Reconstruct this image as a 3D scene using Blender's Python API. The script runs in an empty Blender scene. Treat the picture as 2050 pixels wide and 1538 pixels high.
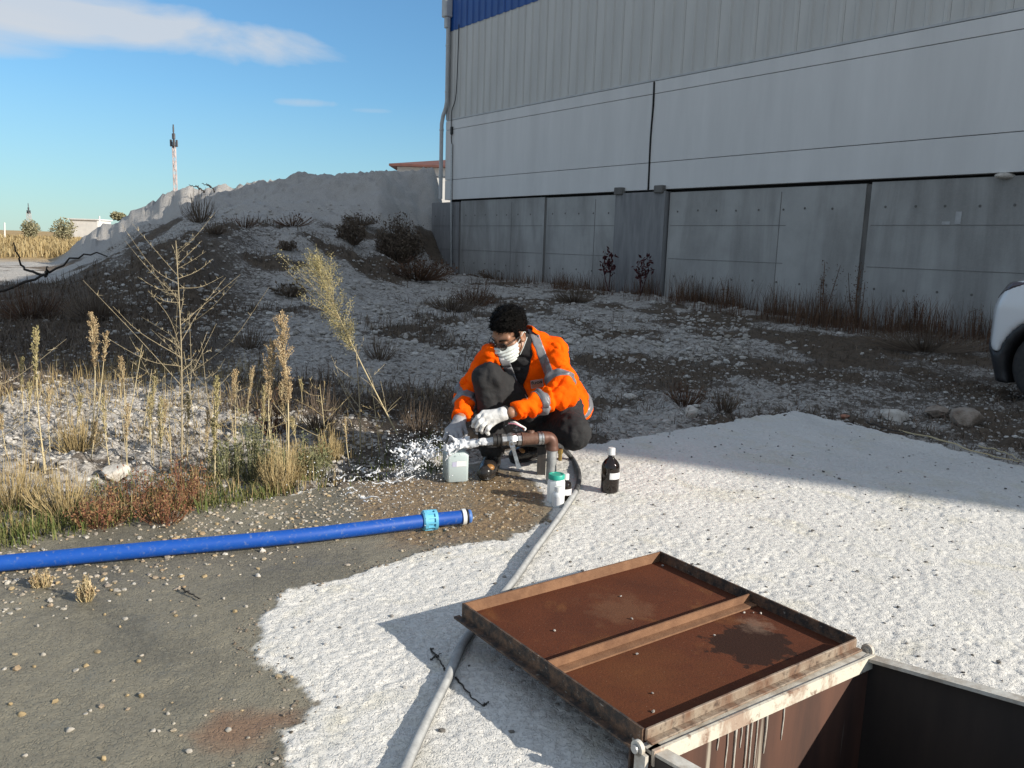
import bpy, math, random
import numpy as np
from math import sin, cos, radians, pi, sqrt, atan2
from mathutils import Matrix, Vector

S = bpy.context.scene
COL = S.collection
random.seed(7)
RNG = np.random.default_rng(11)

# ------------------------------------------------------------------ camera
CAM_H, FOC = 1.2, 1640.0                     # eye height, focal length in photo pixels (2050 wide)
PITCH, ROLL = radians(9.55), radians(1.84)
FW = np.array([0, cos(PITCH), -sin(PITCH)])
_u0 = np.array([0, sin(PITCH), cos(PITCH)]); _r0 = np.array([1.0, 0, 0])
RT = cos(ROLL) * _r0 + sin(ROLL) * _u0
UP = -sin(ROLL) * _r0 + cos(ROLL) * _u0
CP = np.array([0, 0, CAM_H])
cam_d = bpy.data.cameras.new('camera'); cam = bpy.data.objects.new('camera', cam_d); COL.objects.link(cam)
M = Matrix(((RT[0], UP[0], -FW[0], CP[0]), (RT[1], UP[1], -FW[1], CP[1]), (RT[2], UP[2], -FW[2], CP[2]), (0, 0, 0, 1)))
cam.matrix_world = M
cam_d.sensor_width = 36; cam_d.lens = 36 * FOC / 2050
cam_d.clip_start = 0.05; cam_d.clip_end = 9000
S.camera = cam

# ------------------------------------------------------------------ sun, sky, exposure
SUN_EL = radians(24)
SDIR = np.array([-0.912, 0.410])             # the way the light travels over the ground
sun_d = bpy.data.lights.new('sun', 'SUN'); sun_d.energy = 5.0; sun_d.angle = radians(0.55)
sun_d.color = (1.0, 0.93, 0.82)
sun = bpy.data.objects.new('sun', sun_d); COL.objects.link(sun)
sun.rotation_mode = 'QUATERNION'
sun.rotation_quaternion = Vector((SDIR[0] * cos(SUN_EL), SDIR[1] * cos(SUN_EL), -sin(SUN_EL))).to_track_quat('-Z', 'Y')
W = bpy.data.worlds.new('World'); S.world = W; W.use_nodes = True
wn, wl = W.node_tree.nodes, W.node_tree.links
wn.clear()
wo = wn.new('ShaderNodeOutputWorld'); bg = wn.new('ShaderNodeBackground'); bg.inputs[1].default_value = 0.097
sky = wn.new('ShaderNodeTexSky'); sky.sky_type = 'NISHITA'; sky.sun_disc = False
sky.sun_elevation = SUN_EL; sky.sun_rotation = atan2(-SDIR[0], -SDIR[1])
sky.air_density = 1.0; sky.dust_density = 0.0; sky.ozone_density = 3.0; sky.altitude = 700
tc = wn.new('ShaderNodeTexCoord')

def _vdir(px, py):
    d = FW + (px - 1025) / FOC * RT - (py - 769) / FOC * UP
    return d / np.linalg.norm(d)

def wmath(op, a, b=None, c=None, clamp=False):
    n = wn.new('ShaderNodeMath'); n.operation = op; n.use_clamp = clamp
    for i, v in enumerate((a, b, c)):
        if v is None: continue
        if isinstance(v, (int, float)): n.inputs[i].default_value = v
        else: wl.new(v, n.inputs[i])
    return n.outputs[0]

def wdot(vec):
    n = wn.new('ShaderNodeVectorMath'); n.operation = 'DOT_PRODUCT'
    wl.new(tc.outputs['Generated'], n.inputs[0]); n.inputs[1].default_value = tuple(vec)
    return n.outputs['Value']

def cloud(c, tip, half_w, amount, nscale, seed):
    """one streak of cirrus: centre and tip are directions in the sky"""
    c0, t0 = _vdir(*c), _vdir(*tip)
    e1 = t0 - c0 * (t0 @ c0); half_l = np.linalg.norm(e1); e1 /= half_l
    e2 = np.cross(c0, e1)
    u = wdot(e1); v = wdot(e2); f = wdot(c0)
    comb = wn.new('ShaderNodeCombineXYZ')
    wl.new(wmath('MULTIPLY', u, 0.42), comb.inputs[0]); wl.new(v, comb.inputs[1]); comb.inputs[2].default_value = seed
    nz = wn.new('ShaderNodeTexNoise'); nz.inputs['Scale'].default_value = nscale; nz.inputs['Detail'].default_value = 8
    nz.inputs['Roughness'].default_value = 0.55; nz.inputs['Distortion'].default_value = 0.6
    wl.new(comb.outputs[0], nz.inputs['Vector'])
    uu = wmath('POWER', wmath('ABSOLUTE', wmath('DIVIDE', u, half_l)), 2.5)
    vv = wmath('POWER', wmath('ABSOLUTE', wmath('DIVIDE', v, half_w)), 2.0)
    m = wmath('SUBTRACT', 1.0, wmath('ADD', uu, vv))
    m = wmath('ADD', m, wmath('MULTIPLY', wmath('SUBTRACT', nz.outputs[0], 0.5), 3.4))
    m = wmath('MULTIPLY', wmath('MULTIPLY', m, 1.25, clamp=True), amount)
    return wmath('MULTIPLY', m, wmath('GREATER_THAN', f, 0.0))

hsv = wn.new('ShaderNodeHueSaturation'); hsv.inputs['Saturation'].default_value = 1.0
wl.new(sky.outputs[0], hsv.inputs['Color'])
tint = wn.new('ShaderNodeMix'); tint.data_type = 'RGBA'; tint.blend_type = 'MULTIPLY'; tint.inputs[0].default_value = 1.0
wl.new(hsv.outputs[0], tint.inputs[6]); tint.inputs[7].default_value = (.76, 1.03, 1.10, 1)
sepz = wn.new('ShaderNodeSeparateXYZ'); wl.new(tc.outputs['Generated'], sepz.inputs[0])
elev = wn.new('ShaderNodeMapRange'); elev.inputs[1].default_value = 0.0; elev.inputs[2].default_value = 0.30; elev.inputs[3].default_value = 0.80; elev.inputs[4].default_value = 1.06
wl.new(sepz.outputs[2], elev.inputs[0]); dim = wn.new('ShaderNodeVectorMath'); dim.operation = 'SCALE'   # the air near the horizon is clear and dry
wl.new(tint.outputs[2], dim.inputs[0]); wl.new(elev.outputs[0], dim.inputs['Scale'])
hzm = wn.new('ShaderNodeMapRange'); hzm.inputs[1].default_value = 0.0; hzm.inputs[2].default_value = 0.16; hzm.inputs[3].default_value = 0.55; hzm.inputs[4].default_value = 0.0; wl.new(sepz.outputs[2], hzm.inputs[0])
hzx = wn.new('ShaderNodeMix'); hzx.data_type = 'RGBA'; wl.new(hzm.outputs[0], hzx.inputs[0]); wl.new(dim.outputs[0], hzx.inputs[6]); hzx.inputs[7].default_value = (2.9, 4.2, 4.9, 1)   # pale band of air low down
colr = hzx.outputs[2]
for args in [((250, 52), (690, 108), 0.030, 0.85, 9, 3.1), ((-120, 40), (260, 78), 0.032, 0.7, 9, 8.7),
             ((612, 206), (680, 209), 0.006, 0.4, 16, 1.3), ((745, 222), (790, 224), 0.0035, 0.22, 18, 4.3)]:
    mx = wn.new('ShaderNodeMix'); mx.data_type = 'RGBA'
    wl.new(cloud(*args), mx.inputs[0]); wl.new(colr, mx.inputs[6]); mx.inputs[7].default_value = (5.0, 5.3, 5.7, 1)
    colr = mx.outputs[2]
# pale veil added to unseen sky behind and above, neutral fill for shade
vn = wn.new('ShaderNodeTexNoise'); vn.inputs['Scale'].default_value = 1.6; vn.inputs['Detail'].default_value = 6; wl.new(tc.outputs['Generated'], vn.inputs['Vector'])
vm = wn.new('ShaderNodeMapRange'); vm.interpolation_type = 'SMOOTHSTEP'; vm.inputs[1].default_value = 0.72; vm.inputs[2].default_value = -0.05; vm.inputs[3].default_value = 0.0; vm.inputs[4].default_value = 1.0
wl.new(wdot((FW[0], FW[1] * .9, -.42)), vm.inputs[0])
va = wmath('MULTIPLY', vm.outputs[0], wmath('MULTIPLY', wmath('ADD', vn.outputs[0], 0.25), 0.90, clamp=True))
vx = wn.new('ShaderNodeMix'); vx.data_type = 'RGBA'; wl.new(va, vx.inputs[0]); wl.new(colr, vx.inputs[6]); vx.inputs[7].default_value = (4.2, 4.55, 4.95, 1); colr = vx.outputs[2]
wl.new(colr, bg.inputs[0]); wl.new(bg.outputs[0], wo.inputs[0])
S.view_settings.view_transform = 'Standard'; S.view_settings.look = 'None'
S.view_settings.exposure = 0.40; S.view_settings.gamma = 1.0; S.view_settings.use_curve_mapping = False
S.cycles.max_bounces = 7; S.cycles.diffuse_bounces = 3; S.cycles.glossy_bounces = 3; S.cycles.transmission_bounces = 6
S.cycles.transparent_max_bounces = 8; S.cycles.use_denoising = True; S.cycles.caustics_reflective = False; S.cycles.caustics_refractive = False

# ------------------------------------------------------------------ placing helpers
def ray(x, y): return FW + (x - 1025) / FOC * RT - (y - 769) / FOC * UP
def G(x, y, z=0.0):
    """the point at height z seen at a spot of the photograph"""
    d = ray(x, y); return CP + d * (z - CAM_H) / d[2]
def P(x, y, D): return CP + ray(x, y) * D
def proj_x(q):
    q = np.asarray(q) - CP; return 1025 + FOC * (q @ RT) / (q @ FW)

# ------------------------------------------------------------------ noise
def _h(ix, iy, iz, seed):
    n = (ix.astype(np.int64) * 374761393 + iy.astype(np.int64) * 668265263 + iz.astype(np.int64) * 2147483647 + seed * 974711) & 0xffffffff
    n = ((n ^ (n >> 13)) * 1274126177) & 0xffffffff
    n = ((n ^ (n >> 16)) * 2246822519) & 0xffffffff
    return ((n ^ (n >> 15)) & 0xffffff) / float(0xffffff)
def vn2(x, y, seed=0):
    x = np.asarray(x, float); y = np.asarray(y, float)
    ix, iy = np.floor(x), np.floor(y); fx, fy = x - ix, y - iy
    fx = fx * fx * fx * (fx * (fx * 6 - 15) + 10); fy = fy * fy * fy * (fy * (fy * 6 - 15) + 10)
    z = np.zeros_like(ix)
    a, b = _h(ix, iy, z, seed), _h(ix + 1, iy, z, seed); c, d = _h(ix, iy + 1, z, seed), _h(ix + 1, iy + 1, z, seed)
    return (a + (b - a) * fx) * (1 - fy) + (c + (d - c) * fx) * fy
def vn3(p, seed=0):
    i = np.floor(p); f = p - i; f = f * f * (3 - 2 * f)
    x, y, z = i[..., 0], i[..., 1], i[..., 2]; fx, fy, fz = f[..., 0], f[..., 1], f[..., 2]
    def L(dz):
        a, b = _h(x, y, z + dz, seed), _h(x + 1, y, z + dz, seed); c, d = _h(x, y + 1, z + dz, seed), _h(x + 1, y + 1, z + dz, seed)
        return (a + (b - a) * fx) * (1 - fy) + (c + (d - c) * fx) * fy
    return L(0) * (1 - fz) + L(1) * fz
def fbm2(x, y, oct=4, seed=0, gain=0.5):
    s = 0; a = 1; t = 0
    for k in range(oct):
        s = s + a * vn2(x * 2 ** k + 13.7 * k, y * 2 ** k - 7.1 * k, seed + k); t += a; a *= gain
    return s / t
def sstep(a, b, x):
    t = np.clip((x - a) / (b - a), 0, 1); return t * t * (3 - 2 * t)
def poly_sd(px, py, poly):
    """signed distance to a polygon, inside positive"""
    poly = np.asarray(poly, float); d2 = np.full(px.shape, 1e9); ins = np.zeros(px.shape, bool)
    for i in range(len(poly)):
        a, b = poly[i], poly[(i + 1) % len(poly)]
        ex, ey = b - a; wx, wy = px - a[0], py - a[1]
        t = np.clip((wx * ex + wy * ey) / (ex * ex + ey * ey + 1e-12), 0, 1)
        d2 = np.minimum(d2, (wx - ex * t) ** 2 + (wy - ey * t) ** 2)
        c = ((a[1] > py) != (b[1] > py)) & (px < (b[0] - a[0]) * (py - a[1]) / (b[1] - a[1] + 1e-12) + a[0])
        ins ^= c
    return np.where(ins, 1, -1) * np.sqrt(d2)

# ------------------------------------------------------------------ meshes and objects
WLOC = {}
def tag(o, label=None, cat=None, group=None, kind=None):
    if label: o['label'] = label
    if cat: o['category'] = cat
    if group: o['group'] = group
    if kind: o['kind'] = kind
    return o
def thing(name, label, cat, loc=(0, 0, 0), group=None):
    o = bpy.data.objects.new(name, None); COL.objects.link(o); o.location = tuple(map(float, loc)); o.empty_display_size = 0.1
    WLOC[o.name] = np.array(loc, float)
    return tag(o, label, cat, group)
def mesh_data(name, geo, mat, smooth=True):
    """geo: list of (V, F) with F of three or four columns"""
    Vs, loops, sizes, n = [], [], [], 0
    for V, F in geo:
        V = np.asarray(V, float).reshape(-1, 3); Vs.append(V)
        F = np.asarray(F, np.int64)
        if F.size:
            loops.append((F + n).ravel()); sizes.append(np.full(len(F), F.shape[1]))
        n += len(V)
    V = np.concatenate(Vs); Lp = np.concatenate(loops); Sz = np.concatenate(sizes)
    me = bpy.data.meshes.new(name)
    me.vertices.add(len(V)); me.vertices.foreach_set('co', V.astype(np.float32).ravel())
    me.loops.add(len(Lp)); me.loops.foreach_set('vertex_index', Lp.astype(np.int32))
    me.polygons.add(len(Sz)); st = np.concatenate([[0], np.cumsum(Sz)[:-1]])
    me.polygons.foreach_set('loop_start', st.astype(np.int32))
    me.polygons.foreach_set('use_smooth', np.full(len(Sz), bool(smooth)))
    me.update(calc_edges=True); me.validate()
    if mat: me.materials.append(mat)
    return me
def mk(name, geo, mat, parent=None, smooth=True, base=None, label=None, cat=None, group=None, kind=None, sharp=None):
    if isinstance(geo, tuple): geo = [geo]
    off = np.zeros(3)
    if parent is not None: off = WLOC[parent.name]
    elif base is not None: off = np.array(base, float)
    geo = [(np.asarray(V, float).reshape(-1, 3) - off, F) for V, F in geo]
    me = mesh_data(name, geo, mat, smooth)
    if sharp: me.set_sharp_from_angle(angle=radians(sharp))
    o = bpy.data.objects.new(name, me); COL.objects.link(o)
    if parent is not None: o.parent = parent
    elif base is not None: o.location = tuple(map(float, base))
    WLOC[o.name] = off
    return tag(o, label, cat, group, kind)
def add_copy(src, parent=None, loc=None, rotz=None, scale=None):
    o = src.copy(); COL.objects.link(o)
    if parent is not None: o.parent = parent
    if loc is not None: o.location = tuple(map(float, loc))
    if rotz is not None: o.rotation_euler = (0, 0, rotz)
    if scale is not None: o.scale = (scale,) * 3 if np.isscalar(scale) else scale
    return o
def copy_tree(root, loc, rotz=0, scale=1, label=None, tilt=None):
    r = add_copy(root, None, loc, rotz, scale)
    if tilt is not None: r.rotation_euler = (tilt[0], tilt[1], rotz)
    if label: r['label'] = label
    for ch in list(root.children):
        c = add_copy(ch, r)
        for g in list(ch.children): add_copy(g, c)
    return r
def box(c, s, ax=None, bev=0.0):
    """box with centre c, full size s, optional 3x3 axes (rows); bev chamfers the vertical and top edges"""
    c = np.array(c, float); s = np.array(s, float) / 2
    if bev <= 0:
        V = np.array([[x, y, z] for z in (-1, 1) for y in (-1, 1) for x in (-1, 1)], float) * s
        F = [[0, 2, 3, 1], [4, 5, 7, 6], [0, 1, 5, 4], [2, 6, 7, 3], [0, 4, 6, 2], [1, 3, 7, 5]]
        FF = np.array(F)
    else:
        V = []; b = bev
        ring = lambda hx, hy, z: [[hx - b, -hy, z], [hx, -hy + b, z], [hx, hy - b, z], [hx - b, hy, z], [-hx + b, hy, z], [-hx, hy - b, z], [-hx, -hy + b, z], [-hx + b, -hy, z]]
        V += ring(s[0] - b * .6, s[1] - b * .6, -s[2]) + ring(s[0], s[1], -s[2] + b * .6) + ring(s[0], s[1], s[2] - b * .6) + ring(s[0] - b * .6, s[1] - b * .6, s[2])
        V = np.array(V, float); FF = []
        for k in range(3):
            for i in range(8): FF.append([k * 8 + i, k * 8 + (i + 1) % 8, k * 8 + 8 + (i + 1) % 8, k * 8 + 8 + i])
        FF += [[24, 25, 26, 27], [24, 27, 28, 31], [28, 29, 30, 31], [3, 2, 1, 0], [7, 4, 3, 0], [7, 6, 5, 4]]
        FF = np.array(FF)
    if ax is not None: V = V @ np.array(ax, float)
    return V + c, FF
def tube(pts, rad, n=8, caps=True):
    pts = np.asarray(pts, float); m = len(pts)
    rad = np.broadcast_to(np.asarray(rad, float), (m,))
    tg = np.gradient(pts, axis=0); tg /= np.linalg.norm(tg, axis=1)[:, None] + 1e-12
    a = np.array([0, 0, 1.0]) if abs(tg[0][2]) < 0.9 else np.array([1.0, 0, 0])
    V = []
    ang = np.arange(n) / n * 2 * pi
    for i in range(m):
        u = a - tg[i] * (a @ tg[i]); u /= np.linalg.norm(u) + 1e-12; v = np.cross(tg[i], u); a = u
        V.append(pts[i] + rad[i] * (np.cos(ang)[:, None] * u + np.sin(ang)[:, None] * v))
    V = np.concatenate(V); F = []
    i0 = np.arange(n); i1 = (i0 + 1) % n
    for k in range(m - 1): F.append(np.stack([k * n + i0, k * n + i1, k * n + n + i1, k * n + n + i0], 1))
    F = np.concatenate(F)
    if caps:
        V = np.concatenate([V, pts[:1], pts[-1:]]); c0, c1 = m * n, m * n + 1
        F = np.concatenate([F, np.stack([i1, i0, np.full(n, c0), np.full(n, c0)], 1)[:, :4] * 1, np.stack([(m - 1) * n + i0, (m - 1) * n + i1, np.full(n, c1), np.full(n, c1)], 1)])
        q, t = F[:(m - 1) * n], F[(m - 1) * n:, :3]
        return [(V, q), (V[:0], np.zeros((0, 3), int)), ] if False else _two(V, q, t)
    return [(V, F)]
def _two(V, q, t):
    # quads and triangles of one vertex set; triangles carry their own copy of the vertices
    used = np.unique(t); mp = np.zeros(len(V), int); mp[used] = np.arange(len(used))
    return [(V, q), (V[used], mp[t])]
def lathe(prof, c=(0, 0, 0), n=24, axis=None):
    """prof: list of (r, z); solid of revolution about an axis through c"""
    prof = np.array(prof, float); m = len(prof); ang = np.arange(n) / n * 2 * pi
    V = np.zeros((m, n, 3)); V[:, :, 0] = prof[:, :1] * np.cos(ang); V[:, :, 1] = prof[:, :1] * np.sin(ang); V[:, :, 2] = prof[:, 1:2]
    V = V.reshape(-1, 3)
    if axis is not None:
        w = np.array(axis, float); w /= np.linalg.norm(w); a = np.array([0, 0, 1.]) if abs(w[2]) < .9 else np.array([1., 0, 0])
        u = np.cross(a, w); u /= np.linalg.norm(u); v = np.cross(w, u); V = V @ np.array([u, v, w])
    i0 = np.arange(n); i1 = (i0 + 1) % n
    F = np.concatenate([np.stack([k * n + i0, k * n + i1, k * n + n + i1, k * n + n + i0], 1) for k in range(m - 1)])
    return (V + np.array(c, float), F)
def spline(pts, n):
    pts = np.asarray(pts, float); m = len(pts); t = np.linspace(0, m - 1, n); out = []
    ext = np.concatenate([[2 * pts[0] - pts[1]], pts, [2 * pts[-1] - pts[-2]]])
    for x in t:
        i = min(int(x), m - 2); f = x - i; p0, p1, p2, p3 = ext[i:i + 4]
        out.append(0.5 * (2 * p1 + (p2 - p0) * f + (2 * p0 - 5 * p1 + 4 * p2 - p3) * f * f + (3 * p1 - p0 - 3 * p2 + p3) * f ** 3))
    return np.array(out)
_phi = (1 + 5 ** .5) / 2
ICO_V = np.array([[-1, _phi, 0], [1, _phi, 0], [-1, -_phi, 0], [1, -_phi, 0], [0, -1, _phi], [0, 1, _phi], [0, -1, -_phi], [0, 1, -_phi], [_phi, 0, -1], [_phi, 0, 1], [-_phi, 0, -1], [-_phi, 0, 1]]) / sqrt(1 + _phi ** 2)
ICO_F = np.array([[0, 11, 5], [0, 5, 1], [0, 1, 7], [0, 7, 10], [0, 10, 11], [1, 5, 9], [5, 11, 4], [11, 10, 2], [10, 7, 6], [7, 1, 8], [3, 9, 4], [3, 4, 2], [3, 2, 6], [3, 6, 8], [3, 8, 9], [4, 9, 5], [2, 4, 11], [6, 2, 10], [8, 6, 7], [9, 8, 1]])
def _sub(V, F):
    V = list(V); mid = {}; out = []
    def m(a, b):
        k = (min(a, b), max(a, b))
        if k not in mid:
            p = (np.array(V[a]) + V[b]) / 2; V.append(p / np.linalg.norm(p)); mid[k] = len(V) - 1
        return mid[k]
    for a, b, c in F:
        x, y, z = m(a, b), m(b, c), m(c, a); out += [[a, x, z], [b, y, x], [c, z, y], [x, y, z]]
    return np.array(V), np.array(out)
ICO1_V, ICO1_F = _sub(ICO_V, ICO_F)
ICO2_V, ICO2_F = _sub(ICO1_V, ICO1_F)
ICO3_V, ICO3_F = _sub(ICO2_V, ICO2_F)
def rand_rot(n, rng):
    q = rng.normal(size=(n, 4)); q /= np.linalg.norm(q, axis=1)[:, None]; w, x, y, z = q.T
    return np.stack([1 - 2 * (y * y + z * z), 2 * (x * y - z * w), 2 * (x * z + y * w), 2 * (x * y + z * w), 1 - 2 * (x * x + z * z), 2 * (y * z - x * w), 2 * (x * z - y * w), 2 * (y * z + x * w), 1 - 2 * (x * x + y * y)], 1).reshape(n, 3, 3)
def stones(pos, size, rng, level=0, flat=0.6, jit=0.28):
    """many stones as one geometry: pos (n,3), size (n,)"""
    V0, F0 = (ICO_V, ICO_F) if level == 0 else (ICO1_V, ICO1_F)
    n, k = len(pos), len(V0)
    r = 1 + (rng.random((n, k)) - .5) * 2 * jit
    A = V0[None] * r[..., None]
    A = A * (0.7 + 0.6 * rng.random((n, 1, 3)))
    A = np.einsum('nij,nkj->nki', rand_rot(n, rng), A)
    A[..., 2] *= flat
    V = pos[:, None, :] + A * size[:, None, None]
    F = F0[None] + (np.arange(n) * k)[:, None, None]
    return (V.reshape(-1, 3), F.reshape(-1, 3))
def flakes(pos, size, rng, up=0.0, aspect=0.5, dirs=None):
    """many small leaf-like rhombi: pos (n,3), size (n,)"""
    n = len(pos); size = np.broadcast_to(np.asarray(size, float), (n,))
    d = rng.normal(size=(n, 3)) if dirs is None else dirs + rng.normal(size=(n, 3)) * 0.5
    d[:, 2] += up; d /= np.linalg.norm(d, axis=1)[:, None]
    e = np.cross(d, rng.normal(size=(n, 3))); e /= np.linalg.norm(e, axis=1)[:, None] + 1e-9
    s = size[:, None]
    V = np.stack([pos, pos + d * s * .5 + e * s * aspect * .5, pos + d * s, pos + d * s * .5 - e * s * aspect * .5], 1)
    return (V.reshape(-1, 3), np.arange(n * 4).reshape(n, 4))
def blades(pos, length, width, rng, lean=0.35):
    """grass blades of two quads each, tapering, bent"""
    n = len(pos); az = rng.random(n) * 2 * pi; L = np.broadcast_to(np.asarray(length, float), (n,)); w = np.broadcast_to(np.asarray(width, float), (n,))
    d = np.stack([np.cos(az), np.sin(az), np.zeros(n)], 1); s = np.stack([-np.sin(az), np.cos(az), np.zeros(n)], 1)
    k = rng.random(n) * lean
    z = np.array([0, 0, 1.0])
    p1 = pos + z * (L * .55)[:, None] + d * (L * k * .35)[:, None]
    p2 = pos + z * (L * (1 - .35 * k))[:, None] + d * (L * k * 1.1)[:, None]
    ws = s * w[:, None] * .5
    V = np.stack([pos - ws, pos + ws, p1 + ws * .7, p1 - ws * .7, p2 + ws * .15, p2 - ws * .15], 1)
    b = (np.arange(n) * 6)[:, None]
    F = np.concatenate([b + [0, 1, 2, 3], b + [3, 2, 4, 5]])
    return (V.reshape(-1, 3), F)

# ------------------------------------------------------------------ solids from distance fields
def rcone(p, a, b, ra, rb):
    a = np.asarray(a, float); b = np.asarray(b, float); ab = b - a
    t = np.clip(((p - a) @ ab) / (ab @ ab), 0, 1)
    return np.linalg.norm(p - a - t[..., None] * ab, axis=-1) - (ra + (rb - ra) * t)
def ell(p, c, r, ax=None):
    q = p - np.asarray(c, float)
    if ax is not None: q = q @ np.asarray(ax, float).T
    r = np.asarray(r, float)
    k0 = np.linalg.norm(q / r, axis=-1); k1 = np.linalg.norm(q / (r * r), axis=-1) + 1e-9
    return k0 * (k0 - 1) / k1
def smin(a, b, k):
    h = np.clip(.5 + .5 * (b - a) / k, 0, 1); return b + (a - b) * h - k * h * (1 - h)
def smax(a, b, k): return -smin(-a, -b, k)
def surf_net(f, lo, hi, h):
    lo = np.array(lo, float); hi = np.array(hi, float)
    n = np.ceil((hi - lo) / h).astype(int) + 1
    ax = [lo[i] + np.arange(n[i]) * h for i in range(3)]
    D = np.empty(n, np.float64)
    for i0 in range(0, n[0], 16):
        X, Y, Z = np.meshgrid(ax[0][i0:i0 + 16], ax[1], ax[2], indexing='ij')
        D[i0:i0 + 16] = f(np.stack([X, Y, Z], -1))
    I = D < 0
    cs = [(a, b, c) for a in (0, 1) for b in (0, 1) for c in (0, 1)]
    sl = lambda A, o: A[o[0]:A.shape[0] - 1 + o[0], o[1]:A.shape[1] - 1 + o[1], o[2]:A.shape[2] - 1 + o[2]]
    cnt = sum(sl(I, o).astype(np.int8) for o in cs)
    act = (cnt > 0) & (cnt < 8); idx = np.argwhere(act)
    ids = np.full(act.shape, -1, np.int64); ids[tuple(idx.T)] = np.arange(len(idx))
    cv = np.stack([sl(D, o)[act] for o in cs], 1)
    acc = np.zeros((len(idx), 3)); num = np.zeros(len(idx))
    for i, a in enumerate(cs):
        for j, b in enumerate(cs):
            if j <= i or sum(abs(a[k] - b[k]) for k in range(3)) != 1: continue
            va, vb = cv[:, i], cv[:, j]; m = (va < 0) != (vb < 0)
            t = np.where(m, va / np.where(m, va - vb, 1), 0)
            pnt = np.array(a)[None] + t[:, None] * (np.array(b) - np.array(a))[None]
            acc += pnt * m[:, None]; num += m
    V = lo + (idx + acc / num[:, None]) * h
    Q = []
    for k in range(3):
        u, v = (k + 1) % 3, (k + 2) % 3
        s0 = [slice(None)] * 3; s1 = [slice(None)] * 3; s0[k] = slice(0, -1); s1[k] = slice(1, None)
        A, B = I[tuple(s0)], I[tuple(s1)]
        e = np.argwhere(A != B)
        e = e[(e[:, u] > 0) & (e[:, v] > 0) & (e[:, u] < n[u] - 1) & (e[:, v] < n[v] - 1)]
        ins = A[tuple(e.T)]
        du = np.zeros(3, int); du[u] = 1; dv = np.zeros(3, int); dv[v] = 1
        q = np.stack([ids[tuple((e - du - dv).T)], ids[tuple((e - dv).T)], ids[tuple(e.T)], ids[tuple((e - du).T)]], 1)
        q[~ins] = q[~ins][:, ::-1]
        Q.append(q)
    return (V, np.concatenate(Q))

# ------------------------------------------------------------------ materials
def new_mat(name):
    m = bpy.data.materials.new(name); m.use_nodes = True; nt = m.node_tree; nt.nodes.clear()
    o = nt.nodes.new('ShaderNodeOutputMaterial'); b = nt.nodes.new('ShaderNodeBsdfPrincipled'); nt.links.new(b.outputs[0], o.inputs[0])
    return m, nt, b
class NT:
    """small node helper"""
    def __init__(s, nt): s.nt = nt; s.tc = nt.nodes.new('ShaderNodeTexCoord')
    def put(s, n, sock, v):
        if v is None: return
        if hasattr(v, 'links') or hasattr(v, 'is_linked'): s.nt.links.new(v, n.inputs[sock])
        else:
            if isinstance(v, tuple) and len(v) == 3 and n.inputs[sock].type == 'RGBA': v = v + (1,)
            n.inputs[sock].default_value = v
    def noise(s, scale, detail=5, rough=.55, dist=0, stretch=None, coord='Object', out=0):
        n = s.nt.nodes.new('ShaderNodeTexNoise'); n.inputs['Scale'].default_value = scale; n.inputs['Detail'].default_value = detail
        n.inputs['Roughness'].default_value = rough; n.inputs['Distortion'].default_value = dist
        v = s.tc.outputs[coord]
        if stretch is not None:
            mp = s.nt.nodes.new('ShaderNodeMapping'); s.nt.links.new(v, mp.inputs[0]); mp.inputs['Scale'].default_value = stretch; v = mp.outputs[0]
        s.nt.links.new(v, n.inputs['Vector']); return n.outputs[out]
    def voro(s, scale, feature='F1', out='Distance', rnd=1.0):
        n = s.nt.nodes.new('ShaderNodeTexVoronoi'); n.feature = feature; n.inputs['Scale'].default_value = scale; n.inputs['Randomness'].default_value = rnd
        s.nt.links.new(s.tc.outputs['Object'], n.inputs['Vector']); return n.outputs[out]
    def ramp(s, v, stops):
        n = s.nt.nodes.new('ShaderNodeValToRGB'); cr = n.color_ramp
        while len(cr.elements) < len(stops): cr.elements.new(0.5)
        for e, (p, c) in zip(cr.elements, stops):
            e.position = p; e.color = (c, c, c, 1) if np.isscalar(c) else tuple(c) + (1,)
        s.nt.links.new(v, n.inputs[0]); return n.outputs[0]
    def mix(s, f, a, b, mode='MIX'):
        n = s.nt.nodes.new('ShaderNodeMix'); n.data_type = 'RGBA'; n.blend_type = mode
        s.put(n, 0, f); s.put(n, 6, a); s.put(n, 7, b); return n.outputs[2]
    def math(s, op, a, b=None, clamp=False):
        n = s.nt.nodes.new('ShaderNodeMath'); n.operation = op; n.use_clamp = clamp; s.put(n, 0, a); s.put(n, 1, b); return n.outputs[0]
    def attr(s, name):
        n = s.nt.nodes.new('ShaderNodeAttribute'); n.attribute_name = name; return n
    def sep(s, c):
        n = s.nt.nodes.new('ShaderNodeSeparateColor'); s.nt.links.new(c, n.inputs[0]); return n.outputs
    def bump(s, h, strength=.3, dist=.01, normal=None):
        n = s.nt.nodes.new('ShaderNodeBump'); n.inputs['Strength'].default_value = strength; n.inputs['Distance'].default_value = dist
        s.nt.links.new(h, n.inputs['Height'])
        if normal is not None: s.nt.links.new(normal, n.inputs['Normal'])
        return n.outputs[0]
    def rnd(s):
        return s.nt.nodes.new('ShaderNodeObjectInfo').outputs['Random']
    def isl(s):
        return s.nt.nodes.new('ShaderNodeNewGeometry').outputs['Random Per Island']
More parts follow.
